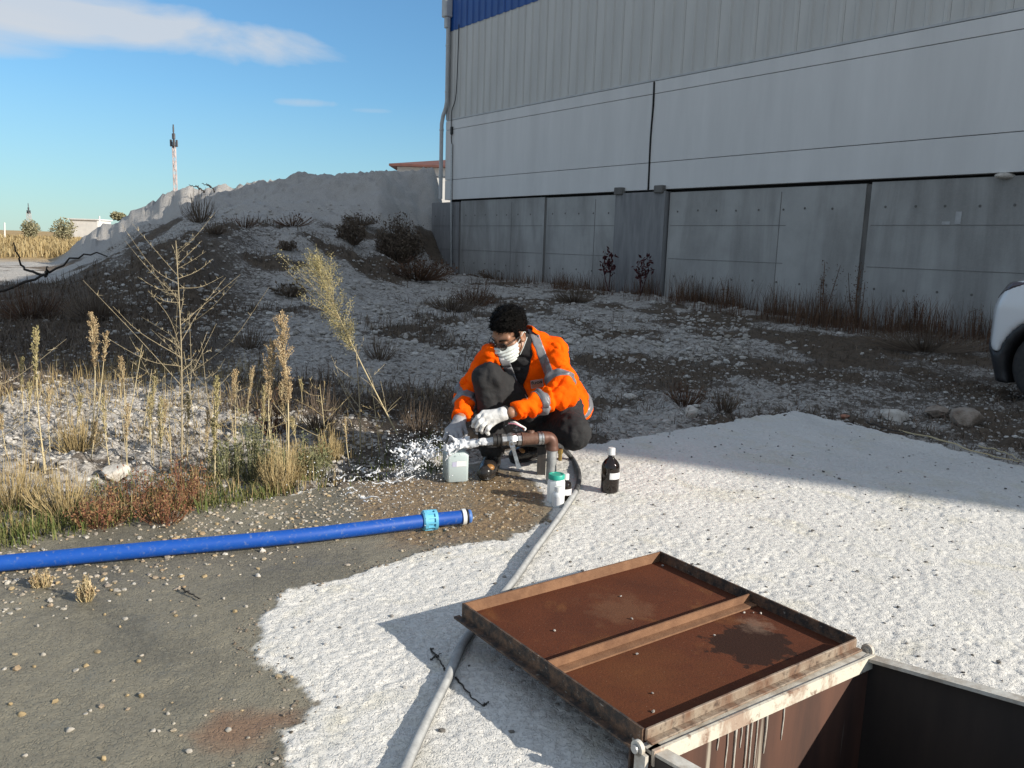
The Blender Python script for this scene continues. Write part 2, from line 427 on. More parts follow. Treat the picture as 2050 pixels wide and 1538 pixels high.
def simple(name, c1, c2=None, rough=.7, scale=12, metal=0, bump=0, bscale=60, bdist=.004, spec=.5, trans=0, sss=0, coat=0, stretch=None, detail=6):
    m, nt, b = new_mat(name); h = NT(nt)
    if c2 is not None: h.put(b, 'Base Color', h.mix(h.ramp(h.noise(scale, detail, .6, stretch=stretch), [(.35, 0.), (.65, 1.)]), c1, c2))
    else: b.inputs['Base Color'].default_value = tuple(c1) + (1,)
    b.inputs['Roughness'].default_value = rough; b.inputs['Metallic'].default_value = metal; b.inputs['Specular IOR Level'].default_value = spec
    if trans: b.inputs['Transmission Weight'].default_value = trans
    if coat: b.inputs['Coat Weight'].default_value = coat; b.inputs['Coat Roughness'].default_value = .08
    if bump: h.put(b, 'Normal', h.bump(h.noise(bscale, 6, .6), bump, bdist))
    return m
def plant(name, cols, rough=.8, scale=None):
    """dry plant matter, each leaf or stalk its own tone"""
    m, nt, b = new_mat(name); h = NT(nt)
    st = [(i / (len(cols) - 1), c) for i, c in enumerate(cols)]
    h.put(b, 'Base Color', h.ramp(h.isl(), st)); b.inputs['Roughness'].default_value = rough; b.inputs['Specular IOR Level'].default_value = .25
    return m
# ================================================================== THE GROUND
def g2(x, y): return G(x, y)[:2]
SL_C = np.array([2.246, 6.395]); SL_A = np.array([0.499, 5.029]); SL_R = np.array([3.102, 4.808])   # slab corner, along back edge, along right edge
BK = (SL_A - SL_C) / np.linalg.norm(SL_A - SL_C); RGT = (SL_R - SL_C) / np.linalg.norm(SL_R - SL_C)
BKN = np.array([-BK[1], BK[0]]); BKN = BKN if BKN @ (np.array([0, 1.]) - SL_C) > 0 else -BKN         # into the slab
RGN = np.array([-RGT[1], RGT[0]]); RGN = RGN if RGN @ (np.array([0, 1.]) - SL_C) > 0 else -RGN
def slab_sd(x, y):
    a = (x - SL_C[0]) * BKN[0] + (y - SL_C[1]) * BKN[1]; b = (x - SL_C[0]) * RGN[0] + (y - SL_C[1]) * RGN[1]
    j = (fbm2(x * 3, y * 3, 4, 5) - .5) * .16 + (fbm2(x * 14, y * 14, 2, 9) - .5) * .05
    return np.minimum(a, b) + j
# hinge line and corners of the steel pit (its rim stands RZ above the slab)
RZ = 0.10
H_F, H_B = G(1296, 1498, RZ)[:2], G(1738, 1308, RZ)[:2]
RDIR = G(2050, 1402, RZ)[:2] - H_B; RDIR /= np.linalg.norm(RDIR)
_e = (H_B - H_F) / np.linalg.norm(H_B - H_F); _p = np.array([_e[1], -_e[0]]); _c, _s = cos(radians(9)), sin(radians(9)); RDIR = np.array([_p[0] * _c - _p[1] * _s, _p[0] * _s + _p[1] * _c])
PIT = np.array([H_F, H_B, H_B + RDIR * .84, H_F + RDIR * .84])
wet_px = [(1092, 1000), (1098, 1040), (1060, 1064), (990, 1082), (900, 1098), (850, 1104), (760, 1132), (660, 1162), (580, 1182), (535, 1222), (508, 1252), (502, 1275), (517, 1322), (560, 1347), (615, 1383), (642, 1408), (605, 1440), (562, 1460), (556, 1500), (580, 1538), (600, 1640), (-700, 1640), (-700, 1130), (-100, 1060), (300, 1020), (600, 985), (800, 945), (960, 925), (1040, 945), (1075, 965)]
brn_px = [(700, 960), (840, 950), (960, 930), (1050, 950), (1092, 985), (1096, 1040), (1050, 1064), (950, 1088), (850, 1098), (780, 1090), (720, 1040)]
rst_px = [(380, 1470), (430, 1420), (520, 1425), (600, 1410), (640, 1405), (600, 1440), (560, 1455), (520, 1480), (450, 1510)]
def to_poly(l): return np.array([g2(*q) for q in l])
WET, BRN, RST = to_poly(wet_px), to_poly(brn_px), to_poly(rst_px)
STAIN2 = to_poly([(-100, 1560), (150, 1440), (420, 1530), (300, 1640)])

def slab_fields(X, Y):
    jw = (fbm2(X * 9, Y * 9, 4, 21) - .5) * .09 + (fbm2(X * 40, Y * 40, 2, 23) - .5) * .025
    wet = sstep(-.008, .012, poly_sd(X, Y, WET) + jw)
    brn = sstep(-.06, .10, poly_sd(X, Y, BRN) + jw * 1.5) * wet
    rst = sstep(-.03, .06, poly_sd(X, Y, RST) + jw) * wet
    a = (X * .86 - Y * .51); bb = (X * .51 + Y * .86)                      # float marks run this way
    wx, wy = X + .012 * vn2(X * 45, Y * 45, 91), Y + .012 * vn2(X * 45, Y * 45, 92)
    worm = vn2(wx * 78, wy * 78, 31); worm = .6 * sstep(.25, .6, worm) + .4 * vn2(wx * 118 + 3, wy * 118, 32)
    pit = sstep(.58, .74, vn2(wx * 52, wy * 52, 33))
    big = fbm2(X * 2.2, Y * 2.2, 3, 35) - .5
    marks = fbm2(a * 22, bb * 1.6, 3, 37) - .5
    rough = .55 + .7 * fbm2(X * 1.3, Y * 1.3, 3, 39)
    dry = (worm * .0026 - pit * .0036 - .0015) * rough + marks * .003
    mud = (fbm2(X * 30, Y * 30, 3, 41) - .5) * .004 + (fbm2(X * 4, Y * 4, 3, 43) - .5) * .012
    grv = (vn2(X * 55, Y * 55, 45) - .4) * .008
    z = big * .010 + dry * (1 - wet) + wet * (-.004 + mud + brn * grv)
    return z, wet, brn, rst

def grid(xs, ys):
    X, Y = np.meshgrid(xs, ys, indexing='ij'); nx, ny = X.shape
    i, j = np.meshgrid(np.arange(nx - 1), np.arange(ny - 1), indexing='ij'); a = (i * ny + j).ravel()
    return X.ravel(), Y.ravel(), np.stack([a, a + ny, a + ny + 1, a + 1], 1)
def axis(segs):
    out = [np.array([segs[0][0]])]
    for a, b, s in segs: out.append(np.linspace(a, b, max(1, int(round((b - a) / s))) + 1)[1:])
    return np.concatenate(out)
xs = axis([(-7, -3.2, .25), (-3.2, -2.1, .03), (-2.1, 3.15, .0075), (3.15, 3.6, .03), (3.6, 6.0, .3)])
ys = axis([(-6, .8, .35), (.8, 1.5, .03), (1.5, 4.4, .0065), (4.4, 5.0, .01), (5.0, 6.6, .02)])
X, Y, F = grid(xs, ys)
sd = slab_sd(X, Y); pin = poly_sd(X, Y, PIT)
keepv = (sd > 0) & (pin < -.012)
Z, wet, brn, rst = slab_fields(X, Y)
Z = Z - sstep(.03, 0.0, sd) * .02
edge = keepv[F]; kf = edge.any(1)
part = kf & ~edge.all(1)
# the rim of the sheet drops to form the broken edge of the concrete
drop = np.zeros(len(X), bool); drop[F[part].ravel()] = True; drop &= ~keepv & (sd <= 0.02)
Z = np.where(drop, -.09, Z)
F = F[kf]; used = np.unique(F); mp = np.full(len(X), -1); mp[used] = np.arange(len(used))
V = np.stack([X, Y, Z], 1)[used]; F = mp[F]
m_slab, nt, b = new_mat('rough_concrete'); h = NT(nt)
am = h.sep(h.attr('mask').outputs['Color'])
base = h.mix(h.ramp(h.noise(1.6, 6, .6), [(.35, 0.), (.7, 1.)]), (.72, .70, .655), (.66, .645, .61))
base = h.mix(h.math('MULTIPLY', h.ramp(h.noise(3.1, 4, .6, 1.0), [(.52, 0.), (.70, 1.)]), .6), base, (.64, .60, .48))
base = h.mix(h.ramp(h.noise(.9, 6, .65, .8, stretch=(1.0, .35, 1)), [(.50, 0.), (.72, .5)]), base, (.50, .49, .47))
base = h.mix(h.ramp(h.noise(130, 4, .7), [(.60, 0.), (.75, .16)]), base, (.40, .39, .37))
base = h.mix(h.math('MULTIPLY', h.ramp(h.noise(40, 3, .6), [(.70, 0.), (.74, 1.)]), .55), base, (.16, .16, .155))
base = h.mix(h.math('MULTIPLY', h.ramp(h.noise(88, 3, .5, 1.1), [(.36, 1.), (.46, 0.)]), .13), base, (.22, .215, .21))  # valleys of the bump relief darkened too, their shade painted into the colour
mud = h.mix(h.ramp(h.noise(2.3, 8, .65), [(.3, 0.), (.7, 1.)]), (.25, .225, .165), (.175, .158, .12))
mud = h.mix(h.ramp(h.noise(1.1, 5, .6, .9), [(.48, 0.), (.60, .6)]), mud, (.105, .098, .078))
mud = h.mix(h.ramp(h.noise(60, 5, .7), [(.45, 0.), (.75, .6)]), mud, (.29, .265, .20))
brn_c = h.mix(h.ramp(h.noise(70, 5, .65), [(.35, 0.), (.65, 1.)]), (.33, .235, .13), (.14, .10, .065))
brn_c = h.mix(h.ramp(h.noise(5, 4, .6), [(.5, 0.), (.7, .7)]), brn_c, (.19, .15, .105))
wetc = h.mix(am[1], mud, brn_c)
wetc = h.mix(h.math('MULTIPLY', am[2], .6), wetc, (.22, .105, .055))
h.put(b, 'Base Color', h.mix(am[0], base, wetc))
wr = h.mix(am[1], (.62,) * 3, (.22,) * 3); wr = h.mix(h.ramp(h.noise(6, 3, .6), [(.55, 0.), (.7, .7)]), wr, (.3,) * 3)
h.put(b, 'Roughness', h.mix(am[0], (.92,) * 3, wr)); b.inputs['Specular IOR Level'].default_value = .4
wm = h.ramp(h.noise(88, 3, .5, 1.1), [(.36, 0.), (.50, 1.)]); wm2 = h.ramp(h.noise(150, 3, .55, .8), [(.36, 0.), (.52, 1.)])
nb = h.bump(wm, .62, .006); nb = h.bump(wm2, .35, .003, nb); h.put(b, 'Normal', h.bump(h.noise(300, 3, .7), .3, .003, nb))
slab = mk('concrete_slab', (V, F), m_slab, None, True, kind='structure')
def vcol(o, R, Gc, B):
    a = o.data.color_attributes.new('mask', 'FLOAT_COLOR', 'POINT')
    a.data.foreach_set('color', np.stack([R, Gc, B, np.ones_like(R)], 1).astype(np.float32).ravel())
vcol(slab, wet[used], brn[used], rst[used])
del X, Y, Z, wet, brn, rst, V, F

# ------------------------------------------------------------------ open ground: rubble, spoil heaps, dry field, one sheet out to the horizon
PROF = {   # bearing in photo pixels : (distance, height)
    -9000: [(3, 0), (400, 0)], -700: [(3, 0), (400, 0)], -100: [(3, 0), (20, .0), (400, .0)],
    0: [(3, 0), (10, .06), (13, .10), (17, .0), (60, 0), (400, 0)],
    100: [(3, 0), (9, .08), (13, .26), (16, .10), (20, .02), (30, .02), (60, 0)],
    200: [(3, 0), (8, .08), (10, .14), (14, .55), (17, .42), (22, .46), (28, .6), (31, .85), (34, 1.36), (38, .6), (46, 0)],
    300: [(3, 0), (8, .10), (10, .2), (14, .92), (17, .86), (22, .95), (28, 1.35), (31, 1.75), (35, 2.58), (41, 1.5), (52, 0)],
    380: [(3, 0), (8, .10), (10, .22), (14, 1.2), (17, 1.16), (22, 1.45), (28, 2.0), (31, 2.5), (35.5, 3.25), (42, 2.3), (60, 0)],
    450: [(3, 0), (7, .05), (9, .15), (12, .30), (14.5, 1.06), (16, 1.40), (20, 1.46), (26, 2.2), (29, 2.6), (33, 3.16), (42, 2.6), (65, 0)],
    520: [(3, 0), (7, .05), (9, .12), (12, .28), (14.5, .85), (17, 1.36), (20, 1.5), (24, 2.2), (30, 3.18), (42, 2.8), (70, 0)],
    600: [(3, 0), (8, .06), (11.5, .21), (14.5, .66), (17, 1.25), (20, 1.55), (24, 2.3), (28, 3.22), (42, 3.0), (75, 0)],
    680: [(3, 0), (9, .06), (12, .20), (15.5, .55), (18, 1.05), (21, 1.6), (24, 2.3), (27.5, 3.28), (42, 3.1), (80, 0)],
    750: [(3, 0), (9, .05), (12, .18), (16, .42), (19, .85), (22, 1.6), (25, 2.6), (27.5, 3.48), (42, 3.3), (80, 0)],
    860: [(3, 0), (10, .03), (14, .22), (19, .34), (23, .40), (24.6, .75), (26, 1.7), (29, 3.6), (42, 3.4), (80, 0)],
    911: [(3, 0), (9, 0), (14, .18), (20, .32), (24.2, .375), (30, .5), (80, 0)],
    1093: [(3, 0), (9, 0), (14, .17), (20.7, .31), (40, .4)], 1300: [(3, 0), (9, 0), (13, .12), (17.9, .235), (40, .3)],
    1727: [(3, 0), (8, 0), (13.9, .10), (40, .1)], 2050: [(3, 0), (12, 0), (40, 0)], 9000: [(3, 0), (40, 0)]}
_pc = sorted(PROF); _lr = np.linspace(math.log(3), math.log(120), 260)
_tab = np.array([np.interp(np.exp(_lr), [q[0] for q in PROF[c]], [q[1] for q in PROF[c]]) for c in _pc])
def prof_z(x, y):
    Yd = np.maximum(y, .05)
    px = np.where(y > .05, 1025 + FOC * x / Yd, np.sign(x) * 9000); px = np.clip(px, -9000, 9000)
    k = np.clip(np.searchsorted(_pc, px, side='right') - 1, 0, len(_pc) - 2); pc = np.array(_pc, float)
    f = np.clip((px - pc[k]) / (pc[k + 1] - pc[k]), 0, 1)
    f = np.where((px > 0) & (px < 2050), f * f * (3 - 2 * f) * .5 + f * .5, f)
    u = np.clip((np.log(np.clip(y, 3, 120)) - _lr[0]) / (_lr[1] - _lr[0]), 0, 258.999); i = u.astype(int); g = u - i
    return (_tab[k, i] * (1 - g) + _tab[k, i + 1] * g) * (1 - f) + (_tab[k + 1, i] * (1 - g) + _tab[k + 1, i + 1] * g) * f, px
def ground_z(x, y, fine=True):
    x = np.asarray(x, float); y = np.asarray(y, float)
    z, px = prof_z(x, y); r = np.hypot(x, y)
    amp = np.clip((r - 5) / 9, .12, 1) * np.clip(1.6 - r / 60, .0, 1)
    heap = sstep(.15, .9, z)
    z = z + (fbm2(x * .55, y * .55, 3, 61) - .5) * (.16 + .30 * heap) * amp
    z = z + (fbm2(x * 2.3, y * 2.3, 4, 63) - .5) * (.10 + .16 * heap) * np.clip(1.5 - r / 40, 0, 1)
    z = z - heap * .14 * np.abs(fbm2(x * .9 + .4 * y, y * .35, 3, 66) - .5) * 2 * np.clip(1.5 - r / 60, 0, 1)
    if fine: z = z + (vn2(x * 11, y * 11, 67) ** 2 * .05 + vn2(x * 23, y * 23, 68) ** 2 * .022 - .02) * np.clip(1.3 - r / 22, 0, 1)
    z = z - .055 * sstep(.15, -.1, slab_sd(x, y)) * 0 - .03
    hp = sstep(24, 27, y) * heap; z = z + hp * ((fbm2(x * 3.1, y * 3.1, 3, 69) - .5) * .34 + (vn2(x * 9, y * 9, 70) - .5) * .12)
    return np.where(slab_sd(x, y) > .10, -.14, z)
rr = np.concatenate([np.exp(np.linspace(math.log(3.15), math.log(32), 400)), np.exp(np.linspace(math.log(32), math.log(4500), 110))[1:]])
az = np.radians(np.concatenate([np.linspace(-180, -60, 16)[:-1], np.linspace(-60, -34, 40)[:-1], np.linspace(-34, 34, 470), np.linspace(34, 60, 40)[1:], np.linspace(60, 180, 16)[1:]]))
A, R, F = grid(az, rr)
X, Y = R * np.sin(A), R * np.cos(A)
Z = ground_z(X, Y)
_, PX = prof_z(X, Y); sl0, _ = prof_z(X, Y)
big = fbm2(X * .7, Y * .7, 4, 71); mid = fbm2(X * 2.6, Y * 2.6, 4, 73)
field = sstep(31, 36, Y) * sstep(.7, .1, sl0) * sstep(260, 150, PX)
white = .655 + .0 * X
heapw = sstep(1.3, 1.9, sl0) * sstep(330, 460, PX) * sstep(1, 2, Y)         # pale spoil of the far heap
white = np.maximum(white, heapw * 1.0)
white = np.maximum(white, sstep(17, 22, Y) * sstep(250, 150, PX) * 1.1 * (1 - field))
lit = sstep(.53, .70, big) * .85
dk_left = sstep(600, 330, PX) * sstep(5.6, 7.5, Y) * sstep(22, 15, Y) * 1.0       # brown scrubby slope
dk_right = sstep(1300, 1900, PX) * sstep(5.2, 7, Y) * .45
heapw = np.maximum(heapw, sstep(25, 29, Y) * sstep(.25, .6, sl0) * sstep(80, 130, PX)); white = np.maximum(white, heapw)
dark = np.clip(lit + dk_left * (.42 + .8 * mid) + dk_right * (.3 + mid), 0, 1) * (1 - heapw * .8) * (1 - field)
dark *= 1 - .75 * sstep(6.4, 5.2, Y) * sstep(900, 500, PX)
m_gnd, nt, b = new_mat('white_marl_rubble'); h = NT(nt)
am = h.sep(h.attr('mask').outputs['Color'])
n1 = h.noise(17, 6, .68, .3); n2 = h.noise(55, 5, .7); n3 = h.noise(3.2, 5, .6)
vr = h.voro(22, 'DISTANCE_TO_EDGE')
wht = h.mix(h.ramp(n2, [(.35, 0.), (.7, 1.)]), (.56, .53, .49), (.36, .335, .305))
soil = h.mix(h.ramp(n2, [(.3, 0.), (.7, 1.)]), (.085, .070, .056), (.19, .162, .135))
thr = h.math('ADD', h.math('MULTIPLY', n1, .75), h.math('MULTIPLY', n3, .35))
thr = h.math('ADD', thr, h.math('MULTIPLY', h.math('SUBTRACT', am[0], .62), .8))
thr = h.math('SUBTRACT', thr, h.math('MULTIPLY', am[1], .26))
rub = h.mix(h.ramp(thr, [(.47, 0.), (.58, 1.)]), soil, wht)
rub = h.mix(h.math('MULTIPLY', h.ramp(vr, [(.0, 1.), (.05, 0.)]), .5), rub, (.05, .045, .04))
lit_c = h.mix(h.ramp(h.noise(9, 6, .7), [(.35, 0.), (.65, 1.)]), (.085, .066, .05), (.16, .122, .088))
rub = h.mix(h.ramp(h.math('ADD', am[1], h.math('MULTIPLY', h.math('SUBTRACT', n1, .5), 1.1)), [(.42, 0.), (.75, .92)]), rub, lit_c)
fld = h.mix(h.ramp(h.noise(.35, 8, .7, stretch=(1, 2.5, 1)), [(.3, 0.), (.7, 1.)]), (.52, .38, .19), (.26, .165, .075))
rub = h.mix(am[2], rub, fld)
h.put(b, 'Base Color', rub); b.inputs['Roughness'].default_value = .95; b.inputs['Specular IOR Level'].default_value = .2
nb = h.bump(n1, .8, .05); h.put(b, 'Normal', h.bump(n2, .6, .02, nb))
gnd = mk('ground', (np.stack([X, Y, Z], 1), F), m_gnd, None, True, kind='structure')
vcol(gnd, np.clip(white, 0, 1.3), dark, field)
DARKF = (X, Y)
del X, Y, Z, R, A

# ------------------------------------------------------------------ loose stone: too many to count
def stone_mat(name, cols, rough=.85):
    m, nt, b = new_mat(name); h = NT(nt)
    st = [(i / (len(cols) - 1), c) for i, c in enumerate(cols)]
    c = h.ramp(h.isl(), st)
    h.put(b, 'Base Color', h.mix(h.ramp(h.noise(60, 5, .65), [(.4, 0.), (.75, .55)]), c, (.20, .18, .15)))
    b.inputs['Roughness'].default_value = rough; h.put(b, 'Normal', h.bump(h.noise(90, 5, .6), .4, .006)); return m
m_white_st = stone_mat('white_stone', [(.56, .53, .49), (.46, .43, .39), (.34, .31, .28), (.60, .58, .54), (.28, .25, .21)])
m_peb = stone_mat('river_pebble', [(.36, .31, .24), (.44, .32, .16), (.45, .42, .36), (.24, .20, .15), (.54, .51, .45), (.34, .23, .12), (.30, .27, .23)], .5)
m_rock = simple('field_rock', (.36, .30, .245), (.18, .135, .10), .9, 12, bump=1.0, bscale=26, bdist=.03)
def rubble(n, pxr, yr, smin_, smax_, seed, dens=None, level=0, sink=.25):
    g = np.random.default_rng(seed)
    y = yr[0] * (yr[1] / yr[0]) ** g.random(n); x = (g.uniform(*pxr, n) - 1025) / FOC * y
    k = slab_sd(x, y) < -.02
    if dens is not None: k &= g.random(n) < dens(x, y)
    x, y = x[k], y[k]; s = smin_ * (smax_ / smin_) ** (g.random(len(x)) ** 1.8)
    z = ground_z(x, y) + s * (.5 - sink) * .6
    return stones(np.stack([x, y, z], 1), s * .5, g, level, .62)
dn = lambda x, y: sstep(.35, .6, fbm2(x * 1.3, y * 1.3, 3, 81))
geo = [rubble(11000, (-60, 2100), (4.6, 9), .010, .040, 1, None), rubble(1500, (-60, 2100), (4.6, 13), .025, .075, 2, dn, 1),
       rubble(5200, (200, 1500), (9, 24), .03, .11, 3, None), rubble(1700, (-60, 760), (3.9, 5.6), .012, .045, 4, None, 0)]
mk('rubble', geo, m_white_st, None, False, kind='stuff')

# pebbles lying on the slab, thick beside the blue pipe, sparse on the drying mud
g = np.random.default_rng(5)
n = 26000; x = g.uniform(-2.4, 1.1, n); y = g.uniform(1.5, 4.4, n)
sdv = slab_sd(x, y); wv = poly_sd(x, y, WET); bv = poly_sd(x, y, BRN)
dback = (x - SL_C[0]) * BKN[0] + (y - SL_C[1]) * BKN[1]
pr = .022 + .55 * sstep(.95, .35, dback) * sstep(-.2, .15, wv) * sstep(-.45, -.95, x) + .34 * sstep(-.02, .1, bv)
pr *= sstep(.25, .55, fbm2(x * 2.5, y * 2.5, 3, 83) + .12) * sstep(-.12, 0.02, wv)
k = (sdv > .0) & (g.random(n) < pr); x, y = x[k], y[k]
s = .0055 * (3.0 ** (g.random(len(x)) ** 2.2)) ; s *= np.where(poly_sd(x, y, BRN) > 0, .8, 1)
zz = slab_fields(x, y)[0]
mk('pebbles', stones(np.stack([x, y, zz + s * .15], 1), s * .75, g, 0, .55, .32), m_peb, None, False, kind='stuff')
# crumbs and chips on the dry concrete
n = 1500; x = g.uniform(-.9, 3, n); y = g.uniform(1.5, 5.6, n); k = (slab_sd(x, y) > .03) & (poly_sd(x, y, WET) < 0) & (poly_sd(x, y, PIT) < -.03) & (g.random(n) < .5)
x, y = x[k], y[k]; s = .003 * (3.0 ** g.random(len(x)))
m_crumb = stone_mat('dark_crumb', [(.06, .055, .05), (.13, .12, .11), (.3, .28, .26), (.55, .53, .5)])
mk('concrete_crumbs', stones(np.stack([x, y, slab_fields(x, y)[0] + s * .3], 1), s, g, 0, .6), m_crumb, None, False, kind='stuff')

# grit gathered along the ragged edge of the mud film
n = 14000; x = g.uniform(-1.3, .4, n); y = g.uniform(1.5, 3.6, n); dv = poly_sd(x, y, WET); k = (np.abs(dv - .03) < .07) & (g.random(n) < .55 * np.exp(-((dv - .02) / .035) ** 2)) & (slab_sd(x, y) > .05)
x, y = x[k], y[k]; s = .002 * (3.2 ** (g.random(len(x)) ** 1.8))
mk('edge_grit', stones(np.stack([x, y, slab_fields(x, y)[0] + s * .3], 1), s, g, 0, .6), stone_mat('edge_grit', [(.16, .12, .085), (.10, .08, .06), (.24, .19, .14), (.34, .30, .25)]), None, False, kind='stuff')

# ------------------------------------------------------------------ stones one can pick out
def hit(px, py):
    """where the line of sight through a spot of the photograph meets the open ground or the slab"""
    d = ray(px, py); t = np.exp(np.linspace(math.log(2.2), math.log(140), 2600)); q = CP + t[:, None] * d
    zz = np.where(slab_sd(q[:, 0], q[:, 1]) > .05, 0.0, ground_z(q[:, 0], q[:, 1])); k = q[:, 2] < zz
    i = int(np.argmax(k)) if k.any() else len(t) - 1
    return np.array([q[i, 0], q[i, 1], zz[i]])
def rock(name, px, py, w, hgt, label, mat, seed, cat='stone', group=None, on_slab=False, z=None, flat=1.0):
    q = G(px, py)
    if not on_slab:
        q = hit(px, py)
    else: q[2] = float(slab_fields(q[:1], q[1:2])[0][0])
    g = np.random.default_rng(seed); V0, F0 = (ICO3_V, ICO3_F) if w > .07 else (ICO1_V, ICO1_F)
    d = 1 + (vn3(V0 * 1.6 + seed, seed) - .5) * .7 + (vn3(V0 * 4 + seed, seed + 1) - .5) * .22
    # flattened facets
    V = V0 * d[:, None]
    for _ in range(16):
        nn = g.normal(size=3); nn /= np.linalg.norm(nn); t = V @ nn; c = .60 + .26 * g.random(); V = V - np.maximum(t - c, 0)[:, None] * nn * .95
    V = V * np.array([w / 2, w / 2 * (.8 + .3 * g.random()), hgt / 2]); V[:, 2] -= V[:, 2].min() + hgt * (.16 if w > .05 else .34)
    return mk(name, (V + q, F0), mat, None, True, base=q, label=label, cat=cat, group=group, sharp=38)
m_pale = simple('pale_rock', (.62, .59, .54), (.40, .36, .31), .9, 14, bump=.6, bscale=45, bdist=.012)
m_yel = simple('yellow_pebble', (.40, .30, .16), (.26, .19, .10), .7, 60, bump=.5)
m_dull = simple('dull_pebble', (.44, .41, .36), (.27, .245, .205), .8, 60, bump=.5)
m_brick = simple('brick_red', (.40, .18, .11), (.30, .14, .09), .9, 40, bump=.5)
rock('rock', 1790, 842, .22, .13, 'pale pointed rock beside the back edge of the concrete slab', m_pale, 3)
rock('rock', 1932, 852, .30, .21, 'largest tan rock in the dirt below the white car', m_rock, 4)
rock('rock', 1876, 832, .20, .12, 'dull brown rock half sunk just left of the largest tan rock', m_rock, 6)
rock('rock', 1382, 836, .12, .14, 'upright white stone behind the back edge of the concrete slab', m_pale, 5)
rock('rock', 1690, 838, .08, .05, 'small reddish brick lump on the far edge of the slab', m_brick, 8)
rock('rock', 230, 960, .15, .10, 'white stone lump among the dry weeds at left', m_pale, 9)
rock('rock', 1262, 800, .12, .07, 'grey white stone in the shaded rubble right of the man', m_pale, 10)
rock('rock', 892, 610, .26, .15, 'white boulder in the shade above the crouching man', m_pale, 12)
rock('pebble', 525, 1103, .030, .028, 'white pebble just in front of the blue pipe', m_pale, 21, 'pebble', on_slab=True)
rock('pebble', 516, 1092 + 62, .022, .018, 'grey pebble behind the thin black twig on the mud', m_pale, 22, 'pebble', on_slab=True)
loose = [(180, 1420, 1), (152, 1337, 1), (277, 1324, 2), (336, 1428, 1), (210, 1228, 2), (465, 1530, 1), (207, 1520, 2), (133, 1234, 1), (86, 1305, 1), (50, 1510, 1), (195, 1300, 2), (250, 1235, 1), (335, 1160, 1), (366, 1158, 1), (448, 1200, 1), (390, 1231, 1), (352, 1231, 2), (318, 1464, 1), (456, 1459, 1), (68, 1330, 2), (20, 1405, 2), (42, 1426, 2), (280, 1385, 1), (283, 1390, 2), (262, 1142, 2), (408, 1152, 2), (222, 1180, 2), (240, 1250, 2), (108, 1545, 1), (378, 1502, 1), (140, 1460, 1), (172, 1328, 2), (492, 1213, 1), (470, 1222, 2), (300, 1200, 1), (75, 1250, 1), (110, 1400, 2), (35, 1216, 1), (10, 1218, 1), (84, 1213, 2)]
for i, (px, py, t) in enumerate(loose):
    rock('pebble', px, py, (.010 + .018 * random.random() ** 1.5), .009 + .009 * random.random(), 'small loose pebble lying on the grey mud film at lower left', m_dull if t == 1 else m_yel, 40 + i, 'pebble', 'loose pebbles on the mud', True)

# ================================================================== THE WAREHOUSE
W0 = G(2050, 690)[:2]; _a = radians(36.5); E = np.array([sin(_a), -cos(_a)]); N = np.array([-cos(_a), -sin(_a)])
AXW = np.array([[E[0], E[1], 0], [N[0], N[1], 0], [0, 0, 1]])     # rows: along, outward, up
def wp(s, off, z): return np.array([*(W0 + E * s + N * off), z])
def wbox(s0, s1, o0, o1, z0, z1, bev=0): return box(wp((s0 + s1) / 2, (o0 + o1) / 2, (z0 + z1) / 2), (s1 - s0, o1 - o0, z1 - z0), AXW, bev)
SK = -16.40
_s = G(1500, 953)[:2]; SE = float(np.linalg.solve(np.array([[-SDIR[0], -E[0]], [-SDIR[1], -E[1]]]), W0 - _s)[1])   # near corner: its upright edge throws the shadow line across the slab                      # far corner and near corner of the long wall
Z1, Z2, Z3 = 2.46, 4.82, 7.30              # top of concrete, of white panels, of grey sheeting
def roof_z(s): return 8.3 + max(0.0, s + 9.0) * .185
m_conc, nt, b = new_mat('cast_concrete'); h = NT(nt)
n1 = h.noise(1.1, 7, .62); n2 = h.noise(.8, 6, .6, .4, stretch=(1.2, 1.2, .22)); n3 = h.noise(28, 5, .65)
c = h.mix(h.ramp(n1, [(.3, 0.), (.7, 1.)]), (.44, .44, .425), (.32, .32, .31))
c = h.mix(h.ramp(n2, [(.44, 0.), (.66, .85)]), c, (.185, .18, .17))
c = h.mix(h.ramp(n3, [(.45, 0.), (.8, .35)]), c, (.36, .35, .33))
h.put(b, 'Base Color', c); b.inputs['Roughness'].default_value = .92; h.put(b, 'Normal', h.bump(n3, .35, .01))
m_conc_d = simple('dark_joint_concrete', (.17, .162, .15), (.11, .105, .10), .95, 6, bump=.4, stretch=(1, 1, .2))
m_conc_b = simple('patched_concrete', (.26, .26, .26), (.185, .185, .19), .92, 3.5, bump=.4, stretch=(2, 2, .35))
m_panel = simple('white_precast', (.71, .705, .69), (.63, .625, .61), .75, 1.5, bump=.15, bscale=50, stretch=(1, 1, .16), detail=8)
m_sheet = simple('grey_steel_sheet', (.60, .595, .565), (.50, .495, .47), .5, 1.3, spec=.4, stretch=(1, 1, .2))
m_blue = simple('blue_steel_sheet', (.012, .085, .33), (.010, .07, .27), .45, 1.2)
m_black = simple('black_rubber', (.012, .012, .013), (.022, .021, .02), .55, 20)
m_gap = simple('dark_gap_filler', (.015, .015, .015), None, .95)
m_grey_pl = simple('grey_plastic_pipe', (.50, .51, .51), (.42, .43, .43), .5, 6)
m_galv = simple('galvanised_steel', (.50, .51, .51), (.36, .37, .37), .42, 25, metal=.75)
m_patch = simple('pale_patch', (.46, .46, .46), (.36, .36, .355), .9, 9)
wh = thing('warehouse', 'long warehouse with grey ribbed upper wall, white panels and blue top band', 'warehouse', wp(SK, -8, 0))
plinth = thing('retaining_wall', 'stained grey concrete wall below the white panels of the warehouse', 'wall', wp(SK, 0, 0))
